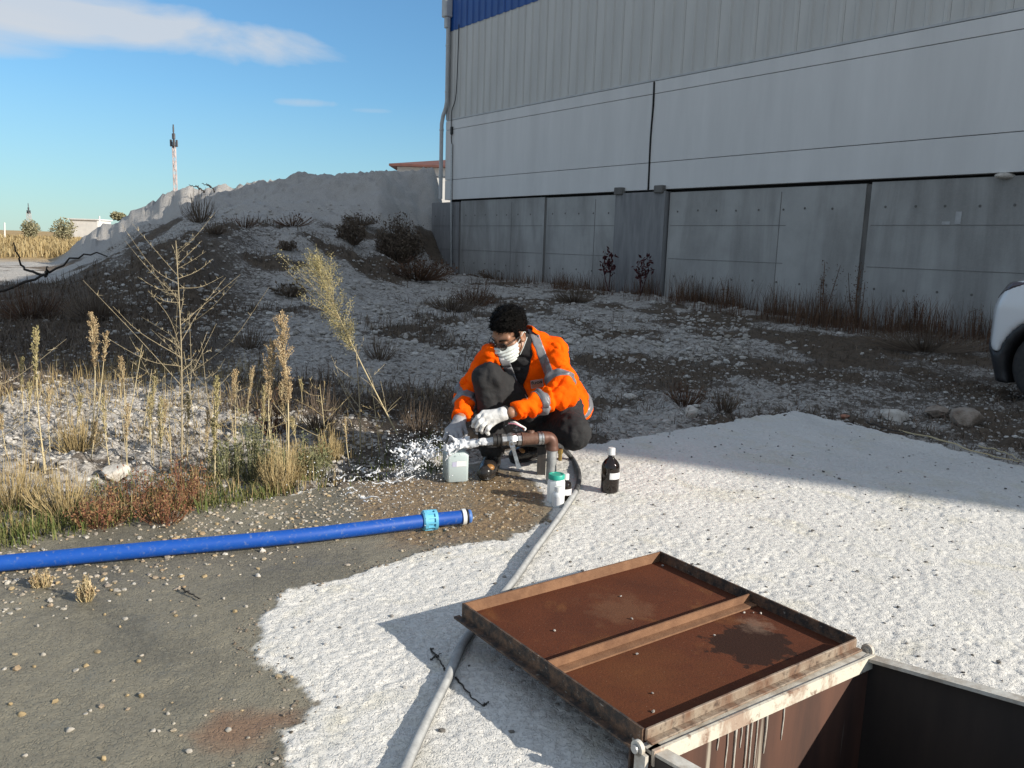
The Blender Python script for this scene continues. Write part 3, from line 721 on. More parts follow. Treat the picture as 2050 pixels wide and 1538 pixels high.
joints = [-17.27, -15.60, -11.54, -8.86, -7.32, -2.72, 2.2, 7.0, 12.0, SE]
for i in range(len(joints) - 1):
    s0, s1 = joints[i], joints[i + 1]
    pil = (i == 3); off = .10 if pil else .0
    mt = m_conc_b if pil or i == 0 else m_conc
    mk('wall_section', wbox(s0 + (.0 if pil else .05), s1 - (.0 if pil else .05), -.35, off, -.6, Z1 - (.0 if i % 2 else .02)), mt, plinth, False)
    if i not in (2, 3): mk('joint', wbox(s1 - .05, s1 + .05, -.35, -.018, -.6, Z1 - .03), m_conc_d, plinth, False)
mk('end_wall', box(wp(-17.27 + .15, -3.2, .9), (.3, 5.6, 3.1), AXW), m_conc, plinth, False)
# board joints, tie holes, drips: fine relief on the concrete
rel, holes = [], []
for i in range(len(joints) - 1):
    s0, s1 = joints[i] + .1, joints[i + 1] - .1; off = .10 if i == 3 else 0
    if i != 3:
        for zz in (Z1 - .72, Z1 - 1.42): rel.append(wbox(s0, s1 if i != 4 else s1 - 1.5, off, off + .006, zz, zz + .008))
        rel.append(wbox((s0 + s1) / 2 + .55, (s0 + s1) / 2 + .565, off, off + .004, .0, Z1 - .1))
    for zz in (Z1 - .42, Z1 - 1.78):
        for s in np.arange(s0 + .2, s1 - .1, .52):
            if i == 3: continue
            holes.append(lathe([(.001, 0), (.022, 0), (.022, .004), (.001, .004)], wp(s + random.uniform(-.04, .04), off + .001, zz + random.uniform(-.01, .01)), 8, (N[0], N[1], 0)))
mk('board_joints', rel, simple('joint_grey', (.20, .195, .185), (.15, .145, .14), .95, 3), plinth, False, kind='stuff')
mk('tie_hole', holes, m_conc_d, plinth, False, kind='stuff')
for s in (-8.75, -7.50): mk('corbel', wbox(s - .13, s + .13, .0, .16, Z1 - .03, Z1 + .13, .02), m_conc_d, plinth, False)
mk('repair_patch', wbox(-1.22, -1.13, .0, .006, 1.76, 1.95), m_patch, plinth, False)
mk('repair_patch', wbox(-1.42, -1.30, .0, .005, 1.75, 1.80), m_patch, plinth, False)
mk('stone_chip', [(ICO1_V * np.array([.16, .08, .05]) + wp(-.55, .04, Z1 + .0), ICO1_F)], m_pale, plinth, True)
# white panels, a shadow gap below, a lip line near top and bottom of each
mk('backing', wbox(SK + .1, SE - .1, -.5, -.16, Z1 - .1, 6.9), m_gap, wh, False)
pj = [SK, -7.90, .55, 9.0, SE]
for i in range(4):
    s0, s1 = pj[i] + (.012 if i else 0), pj[i + 1] - .022
    p = mk('precast_panel', [wbox(s0, s1, -.14, .045, Z1 + .05, Z1 + .62, .006), wbox(s0, s1, -.14, .045, Z1 + .632, Z2 - .30, .006), wbox(s0, s1, -.14, .045, Z2 - .288, Z2 - .035, .006)], m_panel, wh, False)
# ribbed sheets
def ribbed(w, z0, z1, nrib):
    pr = []; pitch = w / nrib
    for k in range(nrib):
        x = k * pitch
        pr += [(x, 0), (x + pitch * .62, 0), (x + pitch * .72, .032), (x + pitch * .90, .032)]
    pr.append((w, 0)); pr = np.array(pr)
    V = np.concatenate([np.column_stack([pr, np.full(len(pr), z)]) for z in (z0, z1)]); n = len(pr)
    i = np.arange(n - 1); return (V @ AXW, np.stack([i, i + 1, n + i + 1, n + i], 1))
SW = .915; ns = int((SE - SK) / SW)
low = mesh_data('ribbed_sheet', [ribbed(SW - .004, 0, Z3 - Z2 + .03, 3)], m_sheet, False)
upm = mesh_data('ribbed_sheet_blue', [ribbed(SW - .004, 0, .98, 3)], m_blue, False)
for k in range(ns + 1):
    s = SK + .10 + k * SW
    if s + SW > SE: break
    if s > 2.5: continue
    o = bpy.data.objects.new('cladding_sheet', low); COL.objects.link(o); o.parent = wh; o.location = tuple(wp(s, .0, Z2) - WLOC[wh.name])
    o = bpy.data.objects.new('blue_sheet', upm); COL.objects.link(o); o.parent = wh; o.location = tuple(wp(s, .012, Z3) - WLOC[wh.name])
mk('flashing', wbox(SK + .05, SE, .0, .05, Z2 - .025, Z2 + .012), m_grey_pl, wh, False)
mk('wall', wbox(2.93, SE, -.1, .0, Z2, Z3 + .2), m_sheet, wh, False)
# unseen parapet, its rise towards the near corner shaped for the shadow it casts
V = np.array([wp(s, o, z) for s in (SK + .05, -9.0, SE) for o in (-.16, -.03) for z in (Z3 - .6, roof_z(s))]); Fq = []
for k in range(2):
    a = k * 4; Fq += [[a, a + 4, a + 5, a + 1], [a + 2, a + 3, a + 7, a + 6], [a + 1, a + 5, a + 7, a + 3], [a, a + 2, a + 6, a + 4]]
mk('shadow_parapet', (V, np.array(Fq + [[0, 1, 3, 2], [8, 10, 11, 9]])), m_sheet, wh, False)
# unseen roof as one closed body, set low so sun reaches the heap
prof = []
for s in (SK + .05, SE):
    for o in (-.18, -17.0): prof.append((wp(s, o, 6.9), wp(s, o, 7.15)))
V = np.array([q for pr in prof for q in pr]); Fq = np.array([[0, 1, 5, 4], [2, 6, 7, 3], [0, 2, 3, 1], [4, 5, 7, 6], [1, 3, 7, 5], [0, 4, 6, 2]])
mk('roof', (V, Fq), m_sheet, wh, False)
mk('side_wall', [wbox(SK + .02, SK + .12, -17, -.17, -.2, 6.95), wbox(SE - .12, SE - .02, -17, -.17, -.5, 6.95), wbox(SK + .1, SE - .1, -17, -16.8, -.5, 6.88)], m_panel, wh, False)
# downspout with its bends and brackets at the far corner
sp = [wp(SK + .12, .10, 8.3), wp(SK + .12, .10, 7.75), wp(SK + .12, .10, 5.35), wp(SK + .06, .10, 5.15), wp(SK - .06, .11, 4.95), wp(SK - .12, .12, 4.72), wp(SK - .12, .12, Z1 + .08)]
mk('downspout', tube(sp, .058, 12), m_grey_pl, wh)
for z in (3.2, 4.55): mk('pipe_bracket', lathe([(.060, -.02), (.07, -.02), (.07, .02), (.060, .02)], wp(SK - .12, .12, z), 14), m_galv, wh, False)
for z in (5.6, 6.9, 8.2): mk('pipe_bracket', lathe([(.060, -.02), (.07, -.02), (.07, .02), (.060, .02)], wp(SK + .12, .10, z), 14), m_galv, wh, False)
mk('rainwater_hopper', [box(wp(SK + .08, .12, 7.95), (.26, .24, .55), AXW, .03), box(wp(SK + .10, .12, 7.55), (.16, .15, .35), AXW, .03)], m_grey_pl, wh, False)
mk('corner_trim', wbox(SK + .0, SK + .10, -.06, .05, Z2, 8.28), m_grey_pl, wh, False)
cb = spline([wp(SK + .62, .05, 7.4), wp(SK + .60, .05, 6.6), wp(SK + .56, .05, 5.7), wp(SK + .50, .06, 5.3), wp(SK + .34, .07, 5.0), wp(SK + .36, .075, 4.3), wp(SK + .40, .075, 4.1)], 24)
mk('cable', tube(cb, .013, 6), m_black, wh)
mk('conduit', tube([wp(SK + .40, .075, 4.1), wp(SK + .42, .075, Z1 + .05), wp(SK + .42, .03, .35)], .028, 8), m_galv, wh)
mk('cable_box', wbox(SK + .34, SK + .42, .05, .11, 4.38, 4.60, .01), m_black, wh, False)
for s in (-7.89,): mk('panel_joint', tube(spline([wp(s, .05, Z2 - .05), wp(s + .015, .052, 4.3), wp(s - .01, .052, 3.6), wp(s + .01, .05, Z1 + .05)], 10), .022, 6), m_gap, wh)
# ================================================================== FAR THINGS
def far(px, py, D): return P(px, py, D)
m_redroof = simple('weathered_red_roof', (.16, .065, .05), (.11, .05, .04), .8, 2)
m_wwall = simple('white_render', (.72, .70, .66), (.62, .60, .57), .8, 1)
m_steel_d = simple('dark_steel', (.09, .09, .10), (.05, .05, .055), .6, 5)
m_mast = simple('red_white_mast', (.62, .55, .53), (.42, .30, .28), .6, 1)
# farmhouse-like building behind the heap
D = 52; b0 = far(795, 352, D); b1 = far(1010, 352, D)
hb = thing('building', 'white building with a low red roof peeping over the pale heap', 'building', b0)
tz = far(795, 334, D)[2]; rz = far(880, 314, D)[2]
cx, cw = (b0[0] + b1[0]) / 2, b1[0] - b0[0]
mk('wall', box((cx, b0[1] + 4, tz - 3.5), (cw, 8, 7)), m_wwall, hb, False)
mk('string_course', box((cx, b0[1] - .02, tz - .55), (cw + .02, .06, .05)), m_steel_d, hb, False)
V = np.array([[b0[0] - .45, b0[1] - .5, tz], [b1[0] + .4, b0[1] - .5, tz], [b1[0] + .4, b0[1] + 9, tz], [b0[0] - .45, b0[1] + 9, tz],
              [b0[0] - .45, b0[1] - .5, tz + .13], [b1[0] + .4, b0[1] - .5, tz + .13], [b1[0] + .4, b0[1] + 9, tz + .13], [b0[0] - .45, b0[1] + 9, tz + .13], [b0[0] + 3.4, b0[1] + 4, rz + .25], [b1[0] - 3.4, b0[1] + 4, rz + .25]])
mk('roof', [(V, np.array([[0, 3, 2, 1], [0, 1, 5, 4], [1, 2, 6, 5], [2, 3, 7, 6], [3, 0, 4, 7], [4, 5, 9, 8], [6, 7, 8, 9]])), (V, np.array([[5, 6, 9], [7, 4, 8]]))], m_redroof, hb, False)
# lattice masts
def mast(px, ytop, ybot, D, w, label, head=True):
    top, bot = far(px, ytop, D), far(px + (ybot - ytop) * .02, ybot, D); z0 = -.2; Hh = top[2]
    base = np.array([bot[0], bot[1], z0]); t = thing('lattice_mast', label, 'mast', base)
    def ly(z): return w * (1 - .25 * (z - z0) / (Hh - z0)) / 2
    hz = Hh - (1.6 if head else 0)
    for sx, sy in ((-1, -1), (1, -1), (1, 1), (-1, 1)):
        mk('leg', tube([base + [sx * ly(z0), sy * ly(z0), 0], base + [sx * ly(hz), sy * ly(hz), hz - z0]], .022, 5), m_mast, t)
    br = []; nb = 9; zs = np.linspace(z0, hz, nb)
    for i in range(nb - 1):
        for (ax, sg) in ((0, -1), (0, 1), (1, -1), (1, 1)):
            for fl in (1, -1):
                a0, a1 = ly(zs[i]), ly(zs[i + 1])
                q0 = [fl * -a0, sg * a0, zs[i] - z0]; q1 = [fl * a1, sg * a1, zs[i + 1] - z0]
                if ax: q0 = [q0[1], q0[0], q0[2]]; q1 = [q1[1], q1[0], q1[2]]
                br += tube([base + q0, base + q1], .015, 4, False)
    mk('bracing', br, m_mast, t, kind='stuff')
    if head:
        hg = []
        for zz, ww in ((hz - .1, .34), (hz + .5, .36), (hz + 1.0, .2)): hg.append(box(base + [0, 0, zz - z0 + .15], (ww * .6, ww * .5, .42), None, .04))
        for k in range(4):
            a = k * pi / 2 + .4; hg.append(box(base + [cos(a) * .2, sin(a) * .2, hz - z0 + .15], (.14, .12, .5), None, .02))
        hg += tube([base + [0, 0, hz - z0], base + [0, 0, hz + 1.5 - z0]], .05, 6)
        mk('antenna_cluster', hg, m_steel_d, t, False)
    return t
mast(349, 250, 396, 62, .24, 'tall thin red and white lattice mast standing behind the pale heap')
mast(59, 406, 470, 130, .55, 'small distant lattice mast on the dry field at far left')
for i, (px, y0, y1) in enumerate([(9, 446, 472), (199, 433, 452)]):
    a, b_ = far(px, y1, 95), far(px, y0, 95); mk('utility_post', tube([a - [0, 0, .6], b_], .09, 6), m_wwall, None, base=a, label=['pale short post on the horizon at the far left edge', 'pale short post on the horizon beside the heap foot'][i], cat='post', group='posts on the horizon')
a, b_ = far(140, 452, 180), far(196, 444, 180)
sh = thing('shed', 'long low pale shed on the horizon left of the heap', 'shed', (a[0], a[1], 0))
mk('wall', box(((a[0] + b_[0]) / 2, a[1] + 3, b_[2] / 2 + .0), (b_[0] - a[0], 6, b_[2] + .6)), m_wwall, sh, False)
mk('roof', box(((a[0] + b_[0]) / 2, a[1] + 3, b_[2] + .42), (b_[0] - a[0] + .6, 6.6, .25)), m_panel, sh, False)

# ================================================================== THE WHITE CAR AT THE RIGHT EDGE
hd = np.array([-.50, .866]); hd /= np.linalg.norm(hd); lf = np.array([-hd[1], hd[0]])       # nose direction, car's left
WC = np.array([4.72, 7.08]); CZ = -.03
car_o = np.array([*(WC - lf * .78), CZ])                    # centre of the front axle, on the ground
CAX = np.array([[hd[0], hd[1], 0], [lf[0], lf[1], 0], [0, 0, 1]])
def cpt(x, y, z): return car_o + np.array([x, y, z]) @ CAX
car = thing('parked_car', 'white car at the right edge with black lower bumper, nose towards the wall', 'car', car_o)
m_cw = simple('white_car_paint', (.74, .75, .76), None, .25, coat=.6); m_cb = simple('black_car_plastic', (.018, .018, .02), (.025, .025, .027), .55, 40)
m_glass_d, nt, b = new_mat('tinted_glass'); b.inputs['Base Color'].default_value = (.02, .022, .026, 1); b.inputs['Roughness'].default_value = .06; b.inputs['Coat Weight'].default_value = .5
m_lamp, nt, b = new_mat('lamp_glass'); b.inputs['Base Color'].default_value = (.10, .085, .10, 1); b.inputs['Roughness'].default_value = .08; b.inputs['Metallic'].default_value = .3
m_tyre = simple('tyre_rubber', (.022, .022, .023), (.04, .038, .036), .85, 30, bump=.3)
def car_f(p):
    q = (p - car_o) @ CAX.T; x, y, z = q[..., 0], q[..., 1], q[..., 2]
    nose = .80 - .30 * np.clip(np.abs(y) / .9, 0, 1) ** 2.5 - .22 * np.clip((z - .75) / .4, 0, 1) ** 2 - .10 * np.clip((.45 - z) / .3, 0, 1)
    side = .90 - .10 * np.clip((z - .85) / .8, 0, 1) - .05 * np.clip((.35 - z) / .3, 0, 1)
    hood = np.where(x > -.55, 1.18 - .10 * np.clip((x + .5) / 1.2, -1, 1.2) - .10 * np.clip((x - .25) / .5, 0, 1) ** 2, 9)
    wind = np.where(x <= -.55, 1.22 + (-.55 - x) * .62, 9)
    top = np.minimum(np.minimum(hood, wind), 1.62 - .03 * (x + 1.9) ** 2)
    top = top - .05 * np.clip(np.abs(y) / .9, 0, 1) ** 3
    d = np.maximum(np.maximum(x - nose, np.abs(y) - side), np.maximum(z - top, .15 - z) * .9)
    d = np.maximum(d, -3.4 - x)
    for wx in (0, -2.6): d = smax(d, -np.maximum(np.hypot(x - wx, z - .33) - .385, .55 - np.abs(y)), .02)
    return d
def car_q(p):
    q = (p - car_o) @ CAX.T; return q[..., 0], q[..., 1], q[..., 2]
def low_reg(p):
    x, y, z = car_q(p); r = z - (.42 + .20 * sstep(.45, .78, x))
    for wx in (0, -2.6): r = np.minimum(r, np.hypot(x - wx, z - .33) - .45)
    return r
def lamp_reg(p):
    x, y, z = car_q(p); return np.maximum(np.maximum(z - 1.06, (1.16 - .42 * x) - z), np.maximum(.10 - x, .40 - np.abs(y)))
def glass_reg(p):
    x, y, z = car_q(p); return np.maximum(np.maximum(1.22 - z, z - 1.54), np.maximum(x + .72, -3.1 - x))
cl, ch = cpt(-1.3, 0, 0) + np.array([-2.9, -2.9, .02]), cpt(-1.3, 0, 0) + np.array([2.9, 2.9, 1.9])
mk('body', surf_net(lambda p: smax(car_f(p), -low_reg(p), .006), cl, ch, .032), m_cw, car)
mk('lower_bumper', surf_net(lambda p: smax(car_f(p) - .004, low_reg(p) - .002, .006), cl, ch, .032), m_cb, car)
for sy in (1, -1):
    c_ = cpt(.45, sy * .65, .95); mk('headlight', surf_net(lambda p: np.maximum(np.maximum(car_f(p) - .006, -(car_f(p) + .03)), lamp_reg(p)), c_ - .5, c_ + .5, .018), m_lamp, car)
mk('window_glass', surf_net(lambda p: np.maximum(np.maximum(car_f(p) - .004, -(car_f(p) + .04)), glass_reg(p)), cl, ch, .034), m_glass_d, car)
for wx in (0, -2.6):
    for sy in (1, -1):
        t = mk('wheel', lathe([(.20, -.10), (.29, -.11), (.33, -.085), (.335, 0), (.33, .085), (.29, .11), (.20, .10)], cpt(wx, sy * .76, .335), 28, (lf[0], lf[1], 0)), m_tyre, car)
        mk('rim', [lathe([(.02, .05), (.06, .06), (.07, .03), (.19, .04), (.205, .10), (.19, .0), (.02, .0)], cpt(wx, sy * .76, .335), 28, (lf[0] * sy, lf[1] * sy, 0))], m_galv, t)
mk('mirror', [(ICO2_V * np.array([.10, .12, .08]) @ CAX + cpt(-1.0, 1.0, 1.12), ICO2_F)], m_cb, car)
mk('hood_gap', tube(spline([cpt(.42, .52, 1.09), cpt(.20, .70, 1.11), cpt(-.15, .80, 1.13), cpt(-.55, .82, 1.16)], 14), .009, 5), m_gap, car)

# ================================================================== STEEL PIT AND ITS LID
m_rust, nt, b = new_mat('rusted_steel'); h = NT(nt)
c = h.mix(h.ramp(h.noise(3.2, 8, .65, .5), [(.3, 0.), (.7, 1.)]), (.120, .036, .015), (.075, .023, .011))
c = h.mix(h.ramp(h.noise(4.5, 5, .6, .8), [(.56, 0.), (.72, .8)]), c, (.17, .068, .024))
c = h.mix(h.ramp(h.noise(120, 5, .7), [(.5, 0.), (.75, .55)]), c, (.035, .018, .012))
c = h.mix(h.ramp(h.noise(170, 3, .7), [(.66, 0.), (.72, .7)]), c, (.28, .18, .12))
STAIN_N = []
def stain(c, at, rad, colr, soft, amt, nsc):
    """a blot of its own shape at a spot of the plate"""
    v = nt.nodes.new('ShaderNodeVectorMath'); v.operation = 'DISTANCE'; nt.links.new(h.tc.outputs['Object'], v.inputs[0]); STAIN_N.append((v, at))
    d = h.math('ADD', h.math('DIVIDE', v.outputs['Value'], rad), h.math('MULTIPLY', h.math('SUBTRACT', h.noise(nsc, 6, .65), .5), 1.7))
    return h.mix(h.math('MULTIPLY', h.ramp(d, [(.80 - soft, 1.), (.80, 0.)]), amt), c, colr)
c = stain(c, (.72, .23), .155, (.020, .010, .007), .10, .85, 13); c = stain(c, (.52, .72), .16, (.17, .09, .05), .5, .4, 18); c = stain(c, (.86, .33), .08, (.26, .17, .12), .6, .45, 40); c = stain(c, (.25, .30), .3, (.16, .065, .02), .7, .28, 9)
h.put(b, 'Base Color', c); b.inputs['Roughness'].default_value = .85; b.inputs['Specular IOR Level'].default_value = .2; h.put(b, 'Normal', h.bump(h.noise(140, 6, .7), .55, .003))
m_rust_l = simple('light_rust', (.24, .125, .065), (.15, .072, .036), .75, 16, bump=.5, bscale=120, bdist=.003)
m_rust_d, nt, b = new_mat('black_scaled_steel'); h = NT(nt)
c = h.mix(h.ramp(h.noise(26, 7, .72), [(.42, 0.), (.62, 1.)]), (.030, .025, .022), (.15, .085, .05)); c = h.mix(h.ramp(h.noise(75, 4, .7), [(.62, 0.), (.72, .8)]), c, (.38, .35, .30))
h.put(b, 'Base Color', c); b.inputs['Roughness'].default_value = .7; h.put(b, 'Normal', h.bump(h.noise(90, 5, .7), .6, .004))
m_paint, nt, b = new_mat('flaking_cream_paint'); h = NT(nt)
c = h.mix(h.ramp(h.noise(9, 7, .65, .6, stretch=(1, 1, .5)), [(.44, 0.), (.54, 1.)]), (.64, .60, .50), (.40, .30, .23)); c = h.mix(h.ramp(h.noise(35, 6, .7), [(.55, 0.), (.66, .8)]), c, (.19, .10, .065))
h.put(b, 'Base Color', c); b.inputs['Roughness'].default_value = .65; h.put(b, 'Normal', h.bump(h.noise(60, 5, .7), .4, .003))
m_paint_w = simple('old_white_paint', (.62, .60, .54), (.38, .33, .27), .6, 24, bump=.3)
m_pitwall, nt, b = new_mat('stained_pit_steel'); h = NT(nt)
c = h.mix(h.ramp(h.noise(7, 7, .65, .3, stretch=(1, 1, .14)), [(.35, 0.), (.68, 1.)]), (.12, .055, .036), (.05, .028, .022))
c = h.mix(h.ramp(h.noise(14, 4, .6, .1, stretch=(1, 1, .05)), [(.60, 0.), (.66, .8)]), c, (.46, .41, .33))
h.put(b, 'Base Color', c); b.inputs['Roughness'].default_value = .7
m_rustp, nt, b = new_mat('worn_painted_rust'); h = NT(nt)
c = h.mix(h.ramp(h.noise(10, 7, .68, .6, stretch=(1, 1, .4)), [(.40, 0.), (.62, 1.)]), (.30, .24, .18), (.16, .085, .05)); c = h.mix(h.ramp(h.noise(45, 6, .72), [(.52, 0.), (.66, .85)]), c, (.055, .035, .026))
h.put(b, 'Base Color', c); b.inputs['Roughness'].default_value = .65; h.put(b, 'Normal', h.bump(h.noise(70, 5, .7), .5, .003))
m_pit_shade = simple('shaded_pit_steel', (.022, .018, .016), (.045, .034, .028), .8, 6, stretch=(1, 1, .2))  # pit steel away from the sun, its shade put into the near-black colour
EH = H_B - H_F; LH = np.linalg.norm(EH); EH = EH / LH; NH = np.array([-EH[1], EH[0]])     # along the hinge; away from the pit
pit = thing('steel_pit', 'rusty open steel pit with flaking cream paint in the bottom right corner', 'pit', (*H_F, 0))
cr = [np.array([*q, 0]) for q in PIT]
def pwall(a, b_, t, z0, z1, inward, rise=0.0):
    """upright plate from a to b, thickness t to the inner side"""
    d = (b_ - a)[:2]; nrm = np.array([-d[1], d[0]]) / np.linalg.norm(d) * inward * t; n3_ = np.array([*nrm, 0])
    q = [a, b_, b_ + n3_, a + n3_]; V = np.array([p + [0, 0, z] for z in (z0, z1) for p in q]); V[5:7, 2] += rise
    return (V, np.array([[0, 3, 2, 1], [4, 5, 6, 7], [0, 1, 5, 4], [1, 2, 6, 5], [2, 3, 7, 6], [3, 0, 4, 7]]))
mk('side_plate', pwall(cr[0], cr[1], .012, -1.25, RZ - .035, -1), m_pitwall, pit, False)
mk('side_plate', pwall(cr[1], cr[2], .012, -1.25, RZ - .012, -1, .09), m_pit_shade, pit, False)
mk('side_plate', pwall(cr[2], cr[3], .012, -1.25, RZ - .012, -1), m_pit_shade, pit, False)
mk('side_plate', pwall(cr[3], cr[0], .012, -1.25, RZ - .012, -1), m_pit_shade, pit, False)
mk('floor', (np.array([c_ + [0, 0, -1.2] for c_ in cr]), np.array([[0, 3, 2, 1]])), m_pit_shade, pit, False)
# painted angle rim: an upright flange on the hinge side with a flat ledge behind it
mk('rim_flange', pwall(cr[0] + [*(-NH * .014), 0], cr[1] + [*(-NH * .014), 0], .008, RZ - .034, RZ + .004, -1), m_paint, pit, False)
mk('rim_ledge', pwall(cr[0] + [*(NH * .050), 0], cr[1] + [*(NH * .050), 0], .062, RZ - .010, RZ - .002, -1), m_paint_w, pit, False)
_r = pwall(cr[1], cr[2], .035, RZ - .010, RZ, -1, .09); _r[0][1:3, 2] += .09
mk('rim', [_r, pwall(cr[3], cr[0], .035, RZ - .010, RZ - .002, -1)], m_paint_w, pit, False)
mk('outer_plate', pwall(cr[0] + [*(NH * .052), 0], cr[1] + [*(NH * .052), 0], .006, -.02, RZ - .012, 1), m_rust_d, pit, False)
# drips of cream paint running down inside the hinge side
dr = []
for s, w, l in ((.30, .006, .13), (.335, .009, .20), (.36, .005, .10), (.385, .008, .24), (.405, .007, .22), (.43, .006, .15), (.47, .009, .18), (.55, .006, .11), (.26, .006, .07)):
    q = np.array([*(H_F + EH * LH * s - NH * .0145), RZ - .03]); q = q + np.array([*(NH * .0015), 0]); l *= random.uniform(.6, 1.1); dr += tube([q, q - [0, 0, l * .4] + [.002 * random.random(), 0, 0], q - [0, 0, l * .8], q - [0, 0, l]], [w * .5, w * .35, w * .42, w * .2], 6)
mk('paint_drip', dr, m_paint_w, pit, kind='stuff')
# hinge eyes at both ends
for q0, sgn in ((H_F, -1), (H_B, 1)):
    q = np.array([*(q0 + EH * sgn * .012 + NH * .012), RZ]); ev = np.array([*EH, 0]) * sgn
    hg = mk('hinge_lug', [lathe([(.003, 0), (.018, 0), (.018, .010), (.003, .010)], q, 20, ev)] + [box(q + ev * .005 + [*(-NH * .012), -.035], (.010, .034, .06), np.array([[EH[0], EH[1], 0], [NH[0], NH[1], 0], [0, 0, 1]]))], m_paint_w, pit, False)
    mk('hinge_pin', lathe([(.0005, .018), (.010, .018), (.010, -.004), (.0005, -.004)], q, 14, ev), m_galv, hg, False)
# the lid: a tray of sheet steel lying open beyond the hinge, standing on its hinge edge and clear of the ground
LZ = .135
LC = [G(900, 1216, LZ), G(1285, 1105, LZ), G(1712, 1277, LZ), G(1290, 1458, LZ)]          # far left, far right, near right, near left (rim top)
lid = thing('pit_lid', 'open brown rusted steel lid with a cross bar lying beside the pit', 'lid', LC[3])
o3 = LC[3]; ux = LC[2] - LC[3]; LW = np.linalg.norm(ux); ux /= LW; uy = LC[0] - LC[3]; uy -= ux * (uy @ ux); LL = np.linalg.norm(uy); uy /= LL; uz = np.array([0, 0, 1.])
LAX = np.array([ux, uy, uz]); RH = .036
for _v, (_u, _w) in STAIN_N: _v.inputs[1].default_value = tuple(ux * LW * _u + uy * LL * _w - uz * RH)
def lbox(x0, x1, y0, y1, z0, z1, bev=0): return box(o3 + np.array([(x0 + x1) / 2, (y0 + y1) / 2, (z0 + z1) / 2]) @ LAX, (x1 - x0, y1 - y0, z1 - z0), LAX, bev)
mk('plate', lbox(.0, LW, .0, LL, -RH - .006, -RH), m_rust, lid, False)
mk('edge', lbox(-.006, .0, -.0, LL + .006, -RH - .012, .0), m_rust_d, lid, False)
mk('edge', lbox(LW, LW + .006, -.0, LL + .006, -RH - .012, .0), m_rust_d, lid, False)
mk('edge', lbox(.0, LW, LL, LL + .006, -RH - .012, -.001), m_rust_l, lid, False)
mk('edge', lbox(.0, LW, -.008, .0, -.030, .0, .003), m_rustp, lid, False)
mk('edge_lip', lbox(-.026, -.006, -.0, LL + .02, -RH - .014, -RH - .008), m_rust_d, lid, False)
mk('edge_lip', lbox(.0, LW, -.026, -.008, -.030, -.024, .002), m_rustp, lid, False)
mk('cross_bar', [lbox(.008, LW - .006, LL * .475, LL * .475 + .005, -RH + .003, -.006), lbox(.008, LW - .006, LL * .475 - .030, LL * .475 - .001, -RH + .001, -RH + .006)], m_rust_l, lid, False)
# a few white crumbs on the lid
cp = np.array([[.20, .70], [.41, .49], [.44, .492], [.43, .485], [.13, .10], [.93, .40], [.95, .38], [.90, .42], [.97, .95], [.2, .18], [.33, .40], [.66, .35], [.6, .8], [.5, .62]])
pos = np.array([o3 + np.array([u * LW, v * LL, -RH + .003]) @ LAX for u, v in cp])
mk('white_crumbs', stones(pos, np.full(len(pos), .0042), g, 0, .8), m_white_st, lid, False, kind='stuff')

# ================================================================== PIPES
m_bpipe, nt, b = new_mat('blue_polyethylene'); h = NT(nt)
c = h.mix(h.ramp(h.noise(14, 7, .7, .5), [(.5, 0.), (.72, .5)]), (.004, .070, .36), (.018, .11, .40)); c = h.mix(h.ramp(h.noise(55, 5, .7), [(.56, 0.), (.75, .6)]), c, (.22, .25, .30))
h.put(b, 'Base Color', c); h.put(b, 'Roughness', h.mix(h.noise(9, 4, .6), (.35,) * 3, (.6,) * 3))
m_lblue = simple('light_blue_plastic', (.16, .50, .68), (.11, .40, .58), .45, 20)
PR = .0292
def gz(px, py, up=0.0):
    q = G(px, py); q = G(px, py, up); return q
pa = [gz(-260, 1152, PR + .004), gz(0, 1128, PR + .004), gz(300, 1100, PR + .006), gz(600, 1073, PR + .006), gz(850, 1043, PR + .010), gz(938, 1034, PR + .012)]
pl_ = spline(pa, 40)
bp = thing('blue_pipe', 'long bright blue plastic water pipe lying across the slab at left', 'pipe', pl_[-1])
mk('pipe', tube(pl_, PR, 24), m_bpipe, bp)
pd = pl_[-1] - pl_[-6]; pd /= np.linalg.norm(pd)
end = pl_[-1]
cc = G(861, 1042, PR + .012); cc = end - pd * ((end - cc) @ pd)
nut = mk('compression_nut', lathe([(PR + .001, -.032), (PR + .010, -.032), (PR + .014, -.026), (PR + .014, -.012), (PR + .009, -.010), (PR + .009, .016), (PR + .015, .018), (PR + .015, .030), (PR + .001, .032)], cc, 28, pd), m_lblue, bp, True, sharp=30)
av = np.cross(pd, [0, 0, 1]); av /= np.linalg.norm(av); bv_ = np.cross(pd, av); rb = []
for k in range(12):
    a = k / 12 * 2 * pi; o_ = av * cos(a) + bv_ * sin(a); rb.append(box(cc + o_ * (PR + .0105), (.05, .006, .009), np.array([pd, np.cross(pd, o_), o_])))
mk('rib', rb, m_lblue, nut, False, kind='stuff')
m_whitepl = simple('white_plastic', (.72, .72, .70), (.62, .62, .60), .4, 20)
mk('sealing_ring', lathe([(PR, -.009), (PR + .006, -.009), (PR + .006, .007), (PR, .007)], end - pd * .022, 26, pd), m_whitepl, bp, True, sharp=30)
mk('black_seal', lathe([(PR, -.004), (PR + .005, -.003), (PR + .005, .003), (PR, .004)], end - pd * .008, 26, pd), m_black, bp)
mk('pipe_end', lathe([(PR, 0), (PR - .001, .010), (PR - .006, .010), (PR - .007, -.05), (.001, -.05)], end, 24, pd), simple('pale_blue_cut', (.06, .16, .42), None, .5), bp)

